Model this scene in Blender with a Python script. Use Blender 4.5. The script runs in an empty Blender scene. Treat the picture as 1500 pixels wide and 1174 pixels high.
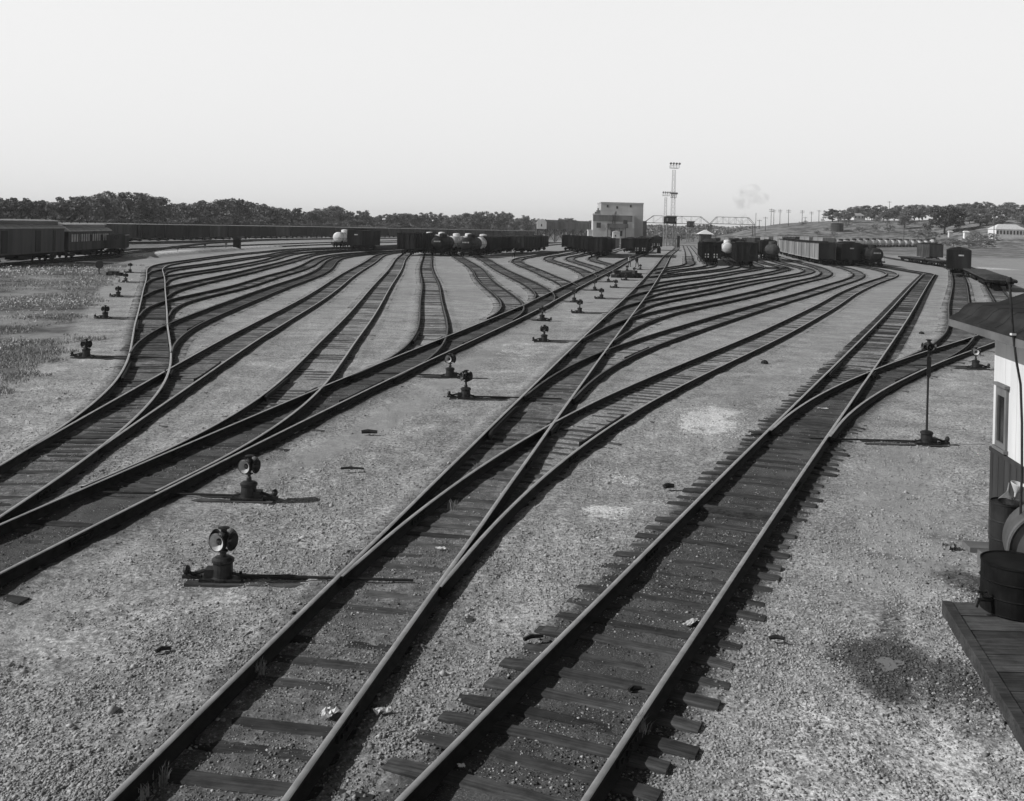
import bpy, bmesh, math, random
import numpy as np
from mathutils import Vector, Matrix, kdtree
R_ = math.radians
rng = random.Random(7)
nrg = np.random.default_rng(7)
scene = bpy.context.scene
COL = scene.collection
# ------------------------------------------------------------------ camera geometry
CAM_H, FOC, HORIZON, ROLL = 5.36, 1500.0, 335.0, R_(1.5)
AXIS = 0.16195            # heading of the yard's straight tracks, clockwise from +Y
CA, SA = math.cos(ROLL), math.sin(ROLL)
def at(px, py, Y=None, z=0.0):
    """photo pixel -> world point: on the level z, or at the distance Y (then returns its height)."""
    u, v = px - 750.0, py - HORIZON
    u2, v2 = CA*u + SA*v, -SA*u + CA*v
    if Y is None:
        Y = FOC*(CAM_H - z)/v2
        return Vector((u2*Y/FOC, Y, z))
    return Vector((u2*Y/FOC, Y, CAM_H - v2*Y/FOC))
def LS(X, Y): return X*math.cos(AXIS) - Y*math.sin(AXIS), X*math.sin(AXIS) + Y*math.cos(AXIS)
def XY(L, S): return L*math.cos(AXIS) + S*math.sin(AXIS), -L*math.sin(AXIS) + S*math.cos(AXIS)
def sst(a, b, x):
    t = np.clip((x - a)/(b - a), 0, 1); return t*t*(3 - 2*t)
# ------------------------------------------------------------------ noise for the terrain
_H = nrg.random((256, 256)).astype(np.float64)
def vnoise(x, y):
    xi, yi = np.floor(x).astype(int), np.floor(y).astype(int)
    fx, fy = x - xi, y - yi
    fx, fy = fx*fx*(3-2*fx), fy*fy*(3-2*fy)
    a = _H[xi & 255, yi & 255]; b = _H[(xi+1) & 255, yi & 255]; c = _H[xi & 255, (yi+1) & 255]; d = _H[(xi+1) & 255, (yi+1) & 255]
    return (a*(1-fx) + b*fx)*(1-fy) + (c*(1-fx) + d*fx)*fy - 0.5
def terrain(X, Y):
    """large-scale height of the land: flat yard, a bank left, rising ground and a hill on the right."""
    X = np.asarray(X, float); Y = np.asarray(Y, float)
    th = X/np.maximum(Y, 1.0)
    right = sst(.20, .30, th)*sst(215, 400, Y)*1.9
    far = sst(.16, .27, th)
    crest = (11.0 + 3.0*sst(.26, .34, th) + 2.5*sst(.36, .5, th))
    hill = far*crest*sst(470, 620, Y + 60*sst(.38, .5, th))
    lh = sst(-.12, -.3, th)*sst(330, 700, Y)*1.2
    roll_ = (vnoise(X/60+3, Y/60+9)*2.4 + vnoise(X/19, Y/19)*.5)*sst(490, 580, Y)*far
    return right + hill + lh + roll_
def gz(X, Y): return float(terrain(X, Y))
# ------------------------------------------------------------------ objects
def tag(o, label=None, cat=None, group=None, kind=None):
    if label: o['label'] = label
    if cat: o['category'] = cat
    if group: o['group'] = group
    if kind: o['kind'] = kind
    return o
def thing(name, label, cat, loc=(0, 0, 0), rz=0.0, group=None):
    o = bpy.data.objects.new(name, None); COL.objects.link(o)
    o.empty_display_size = .2
    o.location = loc; o.rotation_euler = (0, 0, rz)
    return tag(o, label, cat, group)
def copy_tree(o, parent=None, deep=True):
    c = o.copy(); COL.objects.link(c)
    if parent is not None: c.parent = parent
    if deep:
        for ch in o.children: copy_tree(ch, c)
    return c
ORD = 'first second third fourth fifth sixth seventh eighth ninth tenth eleventh twelfth thirteenth fourteenth fifteenth sixteenth seventeenth eighteenth nineteenth twentieth'.split()
TENS = {2: 'twenty', 3: 'thirty', 4: 'forty', 5: 'fifty', 6: 'sixty', 7: 'seventy'}
def nth(i):
    i += 1
    if i <= 20: return ORD[i-1]
    t, u = divmod(i, 10)
    return TENS[t][:-1] + 'ieth' if u == 0 else TENS[t] + '-' + ORD[u-1]
class MB:
    """collects shapes; build() links them as ONE mesh object."""
    def __init__(s): s.v = []; s.f = []; s.m = []
    def add(s, vs, fs, mi=0):
        n = len(s.v); s.v += [tuple(p) for p in vs]; s.f += [tuple(i+n for i in f) for f in fs]; s.m += [mi]*len(fs); return s
    def box(s, c, d, rz=0.0, mi=0, M=None, taper=1.0):
        x, y, z = d[0]/2, d[1]/2, d[2]/2
        P = [Vector((sx*x*(taper if sz > 0 else 1), sy*y*(taper if sz > 0 else 1), sz*z)) for sz in (-1, 1) for sx, sy in ((-1, -1), (1, -1), (1, 1), (-1, 1))]
        Q = Matrix.Rotation(rz, 3, 'Z')
        P = [Q @ p + Vector(c) for p in P]
        if M is not None: P = [M @ p for p in P]
        return s.add(P, [(3, 2, 1, 0), (4, 5, 6, 7), (0, 1, 5, 4), (1, 2, 6, 5), (2, 3, 7, 6), (3, 0, 4, 7)], mi)
    def bx(s, x0, x1, y0, y1, z0, z1, mi=0): return s.box(((x0+x1)/2, (y0+y1)/2, (z0+z1)/2), (x1-x0, y1-y0, z1-z0), mi=mi)
    def bar(s, a, b, w, h=None, mi=0):
        a, b = Vector(a), Vector(b); d = b - a; L = d.length
        if L < 1e-6: return s
        z = d/L; up = Vector((0, 0, 1)) if abs(z.z) < .95 else Vector((0, 1, 0))
        x = z.cross(up).normalized(); y = x.cross(z); h = h or w
        P = [p + x*sx*w/2 + y*sy*h/2 for p in (a, b) for sx, sy in ((-1, -1), (1, -1), (1, 1), (-1, 1))]
        return s.add(P, [(3, 2, 1, 0), (4, 5, 6, 7), (0, 1, 5, 4), (1, 2, 6, 5), (2, 3, 7, 6), (3, 0, 4, 7)], mi)
    def cyl(s, a, b, r0, r1=None, n=12, mi=0, caps=True):
        a, b = Vector(a), Vector(b); r1 = r0 if r1 is None else r1
        z = (b - a).normalized(); up = Vector((0, 0, 1)) if abs(z.z) < .95 else Vector((0, 1, 0))
        x = z.cross(up).normalized(); y = x.cross(z)
        P = []
        for p, r in ((a, r0), (b, r1)):
            for k in range(n):
                t = 2*math.pi*k/n; P.append(p + (x*math.cos(t) + y*math.sin(t))*r)
        F = [(k, (k+1) % n, n+(k+1) % n, n+k) for k in range(n)]
        if caps: F += [tuple(range(n-1, -1, -1)), tuple(range(n, 2*n))]
        return s.add(P, F, mi)
    def tube(s, pts, r, n=8, mi=0):
        pts = [Vector(p) for p in pts]; rs = r if isinstance(r, (list, tuple)) else [r]*len(pts)
        P = []; px = None
        for i, p in enumerate(pts):
            t = (pts[min(i+1, len(pts)-1)] - pts[max(i-1, 0)]).normalized()
            if px is None:
                up = Vector((0, 0, 1)) if abs(t.z) < .95 else Vector((0, 1, 0)); px = t.cross(up).normalized()
            else: px = (px - t*px.dot(t)).normalized()
            y = px.cross(t)
            for k in range(n):
                a = 2*math.pi*k/n; P.append(p + (px*math.cos(a) + y*math.sin(a))*rs[i])
        F = [(i*n+k, i*n+(k+1) % n, (i+1)*n+(k+1) % n, (i+1)*n+k) for i in range(len(pts)-1) for k in range(n)]
        F += [tuple(range(n)), tuple(range(len(P)-1, len(P)-n-1, -1))]
        return s.add(P, F, mi)
    def lathe(s, prof, c=(0, 0, 0), n=16, M=None, mi=0):
        """prof: (r, h) pairs up the local Z axis; closed at both ends when r > 0."""
        P = []
        for r, h in prof:
            for k in range(n):
                t = 2*math.pi*k/n; P.append(Vector((max(r, 1e-4)*math.cos(t), max(r, 1e-4)*math.sin(t), h)))
        if M is not None: P = [M @ p for p in P]
        P = [p + Vector(c) for p in P]
        m = len(prof)
        F = [(i*n+k, i*n+(k+1) % n, (i+1)*n+(k+1) % n, (i+1)*n+k) for i in range(m-1) for k in range(n)]
        F += [tuple(range(n-1, -1, -1)), tuple(range((m-1)*n, m*n))]
        return s.add(P, F, mi)
    def prism(s, outline, a, b, mi=0):
        """outline: list of (p, q); a, b: functions (p, q) -> point of the two end faces."""
        n = len(outline)
        P = [a(p, q) for p, q in outline] + [b(p, q) for p, q in outline]
        F = [(k, (k+1) % n, n+(k+1) % n, n+k) for k in range(n)] + [tuple(range(n-1, -1, -1)), tuple(range(n, 2*n))]
        return s.add(P, F, mi)
    def build(s, name, mats, parent=None, origin=(0, 0, 0), smooth=False):
        me = bpy.data.meshes.new(name)
        o = Vector(origin)
        me.from_pydata([(p[0]-o.x, p[1]-o.y, p[2]-o.z) for p in s.v], [], s.f)
        if not isinstance(mats, (list, tuple)): mats = [mats]
        for m in mats: me.materials.append(m)
        if len(mats) > 1: me.polygons.foreach_set('material_index', s.m)
        if smooth is True: me.polygons.foreach_set('use_smooth', [True]*len(me.polygons))
        me.update()
        bm = bmesh.new(); bm.from_mesh(me); bmesh.ops.recalc_face_normals(bm, faces=bm.faces); bm.to_mesh(me); bm.free()
        if smooth == 'auto': me.shade_auto_smooth(angle=R_(40)) if hasattr(me, 'shade_auto_smooth') else None
        ob = bpy.data.objects.new(name, me); COL.objects.link(ob)
        if parent is not None: ob.parent = parent
        else: ob.location = o
        return ob
def np_mesh(name, V, F, mat, parent=None, attrs=None, smooth=False):
    """fast mesh from arrays: V (n,3), F (m,3|4)."""
    me = bpy.data.meshes.new(name)
    V = np.ascontiguousarray(V, np.float32); F = np.ascontiguousarray(F, np.int32)
    k = F.shape[1]
    me.vertices.add(len(V)); me.vertices.foreach_set('co', V.ravel())
    me.loops.add(F.size); me.loops.foreach_set('vertex_index', F.ravel())
    me.polygons.add(len(F)); me.polygons.foreach_set('loop_start', np.arange(0, F.size, k, dtype=np.int32))
    me.polygons.foreach_set('loop_total', np.full(len(F), k, np.int32))
    if smooth: me.polygons.foreach_set('use_smooth', np.ones(len(F), bool))
    for a, arr in (attrs or {}).items():
        at_ = me.attributes.new(a, 'FLOAT', 'POINT'); at_.data.foreach_set('value', np.ascontiguousarray(arr, np.float32))
    me.update(calc_edges=True); me.validate()
    me.materials.append(mat)
    ob = bpy.data.objects.new(name, me); COL.objects.link(ob)
    if parent is not None: ob.parent = parent
    return ob
# ------------------------------------------------------------------ materials (everything is grey: the photograph is black and white film)
class NT:
    def __init__(s, name):
        s.m = bpy.data.materials.new(name); s.m.use_nodes = True
        s.t = s.m.node_tree; s.b = s.t.nodes['Principled BSDF']; s.out = s.t.nodes['Material Output']
    def n(s, typ, **kw):
        nd = s.t.nodes.new(typ)
        for k, v in kw.items():
            if k in ('inp',):
                for a, b in v.items():
                    if isinstance(b, bpy.types.NodeSocket): s.t.links.new(b, nd.inputs[a])
                    else: nd.inputs[a].default_value = b
            else: setattr(nd, k, v)
        return nd
    def noise(s, scale, detail=4, rough=.6, vec=None):
        d = {'Scale': scale, 'Detail': detail, 'Roughness': rough}
        nd = s.n('ShaderNodeTexNoise', inp=d)
        if vec is not None: s.t.links.new(vec, nd.inputs['Vector'])
        return nd.outputs['Fac']
    def math(s, op, a, b=0.0, clamp=False):
        nd = s.n('ShaderNodeMath', operation=op, use_clamp=clamp)
        for i, x in enumerate((a, b)):
            if isinstance(x, bpy.types.NodeSocket): s.t.links.new(x, nd.inputs[i])
            else: nd.inputs[i].default_value = x
        return nd.outputs[0]
    def ramp(s, fac, lo, hi, a=0.0, b=1.0, smooth=True):
        nd = s.n('ShaderNodeMapRange', interpolation_type='SMOOTHSTEP' if smooth else 'LINEAR', inp={'From Min': lo, 'From Max': hi, 'To Min': a, 'To Max': b})
        s.t.links.new(fac, nd.inputs['Value']); return nd.outputs['Result']
    def mix(s, fac, a, b):
        nd = s.n('ShaderNodeMix', data_type='FLOAT')
        for i, x in ((0, fac), (2, a), (3, b)):
            if isinstance(x, bpy.types.NodeSocket): s.t.links.new(x, nd.inputs[i])
            else: nd.inputs[i].default_value = x
        return nd.outputs[0]
    def grey(s, val):
        nd = s.n('ShaderNodeCombineColor')
        for i in range(3):
            if isinstance(val, bpy.types.NodeSocket): s.t.links.new(val, nd.inputs[i])
            else: nd.inputs[i].default_value = val
        return nd.outputs[0]
    def color(s, val): s.t.links.new(s.grey(val), s.b.inputs['Base Color'])
    def bump(s, h, strength=.5, dist=.02):
        nd = s.n('ShaderNodeBump', inp={'Strength': strength, 'Distance': dist, 'Height': h}); s.t.links.new(nd.outputs[0], s.b.inputs['Normal'])
    def obj(s): return s.n('ShaderNodeTexCoord').outputs['Object']
    def pos(s): return s.n('ShaderNodeNewGeometry').outputs['Position']
    def attr(s, a): return s.n('ShaderNodeAttribute', attribute_name=a).outputs['Fac']
def paint(name, lo, hi, scale=2.0, rough=.7, streak=False, metal=0.0, bump=0.0, spread=(.35, .65)):
    t = NT(name); t.b.inputs['Specular IOR Level'].default_value = .14 if rough >= .6 else .4; co = t.obj()
    if streak:
        mp = t.n('ShaderNodeMapping', inp={'Vector': co, 'Scale': (1, 1, .12)}); co = mp.outputs[0]
    f = t.noise(scale, 6, .65, co)
    rnd = t.n('ShaderNodeObjectInfo').outputs['Random']
    v = t.ramp(f, spread[0], spread[1], lo, hi)
    v = t.math('MULTIPLY', v, t.math('ADD', t.math('MULTIPLY', rnd, .3), .85))
    t.color(v); t.b.inputs['Roughness'].default_value = rough; t.b.inputs['Metallic'].default_value = metal
    if bump: t.bump(t.noise(scale*6, 3, .6, co), bump, .01)
    return t.m
M = {}
M['car_dark'] = paint('weathered dark car paint', 0.012, 0.028, 1.2, .75, True)
M['car_black'] = paint('black car paint', 0.006, 0.016, 1.5, .6, True)
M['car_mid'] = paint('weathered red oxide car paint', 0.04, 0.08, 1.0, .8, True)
M['car_light'] = paint('dusty light car boards and sunlit far roofs', 0.22, 0.34, 1.6, .85, True)
M['coach_grey'] = paint('faded coach paint', 0.06, 0.1, .7, .7, True)
M['roof_light'] = paint('dusty canvas coach roof', .3, .42, .9, .8)
M['roof_dark'] = paint('tarred roof sheet', .02, .04, 1.2, .8)
M['underframe'] = paint('grimy underframe steel', 0.004, 0.012, 3.0, .8)
M['coal'] = paint('coal load', .012, .05, 6.0, .7, bump=.8)
M['white_tank'] = paint('white tank paint', .55, .75, .8, .45, True)
M['grey_tank'] = paint('silver grey tank paint', .5, .62, .8, .5, True)
M['black_tank'] = paint('black tank paint', .012, .026, .8, .65, True)
M['window_dark'] = paint('dark window glass', .01, .02, 1.0, .15)
M['window_pale'] = paint('pale window blind', .2, .34, 1.0, .5)
M['stencil'] = paint('faded white stencil', .3, .5, 3.0, .8)
M['iron'] = paint('black cast iron', 0.008, 0.022, 9.0, .55, bump=.15)
M['disc_white'] = paint('worn white enamel dish', .3, .48, 6.0, .5)
M['lens'] = paint('dark glass lens', .03, .05, 3.0, .08)
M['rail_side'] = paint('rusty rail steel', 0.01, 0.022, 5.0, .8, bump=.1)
M['conc'] = paint('board marked concrete', 0.4, 0.52, .25, .9, True, spread=(.3, .7))
M['conc_dark'] = paint('coal stained concrete', 0.1, 0.18, .3, .9, True)
M['steel_grey'] = paint('galvanised lattice steel', .22, .34, .6, .6)
M['steel_dark'] = paint('dark lattice steel', .06, .10, .6, .7)
M['white_paint'] = paint('white painted boards', 0.6, 0.74, 1.5, .7, True)
M['dark_board'] = paint('dark painted wainscot boards', 0.028, 0.05, 2.0, .8, True, bump=.1)
M['shed_roof'] = paint('tarred shed roofing', 0.014, 0.03, 1.5, .8, bump=.2)
M['fascia'] = paint('grey painted fascia', 0.1, 0.15, 1.2, .7)
M['pole_wood'] = paint('weathered pole wood', .06, .12, 1.0, .9)
M['bark'] = paint('tree bark', .04, .09, 3.0, .95)
M['drum'] = paint('black steel drum', .008, .022, 3.0, .45)
M['tank_fg'] = paint('dull painted fuel tank', 0.05, 0.085, 2.5, .5, bump=.05)
M['galv'] = paint('galvanised funnel sheet', 0.14, 0.24, 4.0, .4, metal=.3)
M['paper'] = paint('crumpled paper', .6, .8, 6.0, .9)
M['stick'] = paint('charred scrap wood', .02, .05, 8.0, .9)
M['cloth_dark'] = paint('dark work clothes', .02, .04, 4.0, .95)
M['cloth_light'] = paint('light work shirt', .4, .55, 4.0, .95)
M['skin'] = paint('skin', .25, .32, 4.0, .7)
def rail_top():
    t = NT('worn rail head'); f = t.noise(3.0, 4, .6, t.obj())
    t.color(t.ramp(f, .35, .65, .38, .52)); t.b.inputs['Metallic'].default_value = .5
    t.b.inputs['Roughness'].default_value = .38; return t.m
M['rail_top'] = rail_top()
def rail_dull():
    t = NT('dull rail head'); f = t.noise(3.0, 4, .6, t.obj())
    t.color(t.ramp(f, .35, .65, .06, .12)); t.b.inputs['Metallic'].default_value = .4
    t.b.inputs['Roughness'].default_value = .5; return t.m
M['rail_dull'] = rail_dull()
def wood(name, lo, hi, along=(0.6, 14, 14)):
    t = NT(name); co = t.obj()
    mp = t.n('ShaderNodeMapping', inp={'Vector': co, 'Scale': along})
    rnd = t.n('ShaderNodeObjectInfo').outputs['Random']
    off = t.n('ShaderNodeVectorMath', operation='ADD'); t.t.links.new(mp.outputs[0], off.inputs[0])
    cb = t.n('ShaderNodeCombineXYZ', inp={'X': t.math('MULTIPLY', rnd, 50.0), 'Y': 0.0, 'Z': 0.0}); t.t.links.new(cb.outputs[0], off.inputs[1])
    f = t.noise(2.2, 6, .7, off.outputs[0]); g = t.noise(3.0, 4, .6, co)
    v = t.ramp(f, .3, .7, lo, hi); v = t.math('MULTIPLY', v, t.ramp(g, .3, .7, .6, 1.25))
    v = t.math('MULTIPLY', v, t.math('ADD', t.math('MULTIPLY', rnd, .7), .65))
    t.color(v); t.b.inputs['Roughness'].default_value = .9; t.b.inputs['Specular IOR Level'].default_value = .2; t.bump(f, .6, .01); return t.m
M['tie'] = wood('creosoted tie wood', 0.03, 0.085)
M['tie_far'] = wood('dusty old tie wood', 0.06, 0.12)
M['plank'] = wood('weathered platform plank', .035, .09)
def foliage(name, lo, hi):
    t = NT(name)
    rnd = t.n('ShaderNodeObjectInfo').outputs['Random']
    isl = t.n('ShaderNodeNewGeometry').outputs['Random Per Island']
    v = t.ramp(isl, 0, 1, lo, hi, False); v = t.math('MULTIPLY', v, t.math('ADD', t.math('MULTIPLY', rnd, .5), .75))
    t.color(v); t.b.inputs['Roughness'].default_value = .8
    t.b.inputs['Specular IOR Level'].default_value = .2
    return t.m
M['leaf'] = foliage('tree leaves', .14, .21)
M['leaf_dark'] = foliage('oak leaves', .05, .12)
M['grass'] = foliage('dry yard grass', .14, .38)
M['weed'] = foliage('pale weed heads', .4, .7)
M['stone'] = None
def stone():
    t = NT('loose ballast stone')
    isl = t.n('ShaderNodeNewGeometry').outputs['Random Per Island']
    v = t.ramp(isl, 0, 1, .18, .47, False)
    v = t.math('MULTIPLY', v, t.math('SUBTRACT', 1.0, t.math('MULTIPLY', t.attr('dirty'), .78)))
    t.color(v); t.b.inputs['Roughness'].default_value = .9; t.b.inputs['Specular IOR Level'].default_value = .2; return t.m
M['stone'] = stone()
def ground_mat():
    t = NT('yard ballast and cinder'); p = t.pos()
    big = t.noise(.10, 5, .6, p); mid = t.noise(1.1, 6, .65, p); fine = t.noise(16.0, 5, .75, p); tiny = t.noise(60.0, 3, .7, p)
    vo = t.n('ShaderNodeTexVoronoi', inp={'Scale': 26.0, 'Vector': p}); vcell = t.n('ShaderNodeSeparateColor', inp={'Color': vo.outputs['Color']}).outputs[0]
    base = t.ramp(big, .3, .7, .31, .40)
    base = t.math('MULTIPLY', base, t.ramp(mid, .25, .75, .78, 1.2))
    grain = t.math('MULTIPLY', t.ramp(fine, .28, .72, .62, 1.35), t.math('ADD', t.math('MULTIPLY', vcell, .45), .78))
    base = t.math('MULTIPLY', base, t.ramp(t.noise(8.0, 4, .8, p), .3, .7, .66, 1.32))
    base = t.math('MULTIPLY', base, t.ramp(t.noise(.45, 5, .7, p), .35, .65, .82, 1.12))
    dirt = t.attr('dirt')
    grain = t.mix(t.math('MULTIPLY', dirt, .8), grain, 1.0)
    base = t.math('MULTIPLY', base, grain)
    base = t.mix(t.math('MULTIPLY', dirt, .6), base, .33)
    rub = t.math('ADD', t.attr('rubble'), t.math('MULTIPLY', t.math('SUBTRACT', t.noise(1.6, 6, .75, p), .5), 2.8))
    rub = t.math('ADD', rub, t.math('MULTIPLY', t.math('SUBTRACT', fine, .5), 1.4)); rub = t.math('MULTIPLY', t.ramp(rub, .45, .95), .85)
    base = t.mix(rub, base, t.math('MULTIPLY', t.ramp(fine, .3, .7, .45, 1.0), 1.0))
    # cinder and coal dust between the rails, with a ragged edge and pale specks
    rag = t.math('ADD', t.attr('cinder'), t.math('MULTIPLY', t.math('SUBTRACT', mid, .5), 1.1))
    rag = t.math('ADD', rag, t.math('MULTIPLY', t.math('SUBTRACT', t.noise(4.5, 5, .7, p), .5), 1.1))
    rag = t.math('ADD', rag, t.math('MULTIPLY', t.math('SUBTRACT', fine, .5), .5))
    cf = t.ramp(rag, .2, .85)
    speck = t.ramp(tiny, .56, .68)
    cin = t.mix(speck, t.ramp(mid, .3, .7, .05, .11), .30)
    cin = t.mix(t.ramp(t.noise(.8, 4, .6, p), .5, .75), cin, .12)
    base = t.mix(cf, base, cin)
    gr = t.ramp(t.math('ADD', t.attr('grassy'), t.math('MULTIPLY', t.math('SUBTRACT', mid, .5), .8)), .3, .7)
    gcol = t.math('MULTIPLY', t.ramp(t.noise(.16, 7, .72, p), .38, .62, .09, .30), t.ramp(fine, .3, .7, .7, 1.3))
    base = t.mix(gr, base, gcol)
    oil = t.ramp(t.math('ADD', t.attr('oil'), t.math('MULTIPLY', t.math('SUBTRACT', t.noise(3.2, 6, .75, p), .5), 1.3)), .1, .95)
    base = t.mix(oil, base, t.math('MULTIPLY', base, .2))
    t.color(base)
    t.b.inputs['Roughness'].default_value = .95; t.b.inputs['Specular IOR Level'].default_value = .15
    h = t.math('ADD', t.math('MULTIPLY', fine, 1.0), t.math('MULTIPLY', tiny, .35)); h = t.math('ADD', h, t.math('MULTIPLY', vo.outputs['Distance'], .5))
    t.bump(h, .7, .022)
    return t.m
M['ground'] = ground_mat()
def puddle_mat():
    t = NT('water film with painted sky sheen'); t.color(.2); t.b.inputs['Roughness'].default_value = .2; t.b.inputs['Specular IOR Level'].default_value = .6; return t.m  # pale base colour stands in for the sky mirrored in the water
M['puddle'] = puddle_mat()
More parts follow.
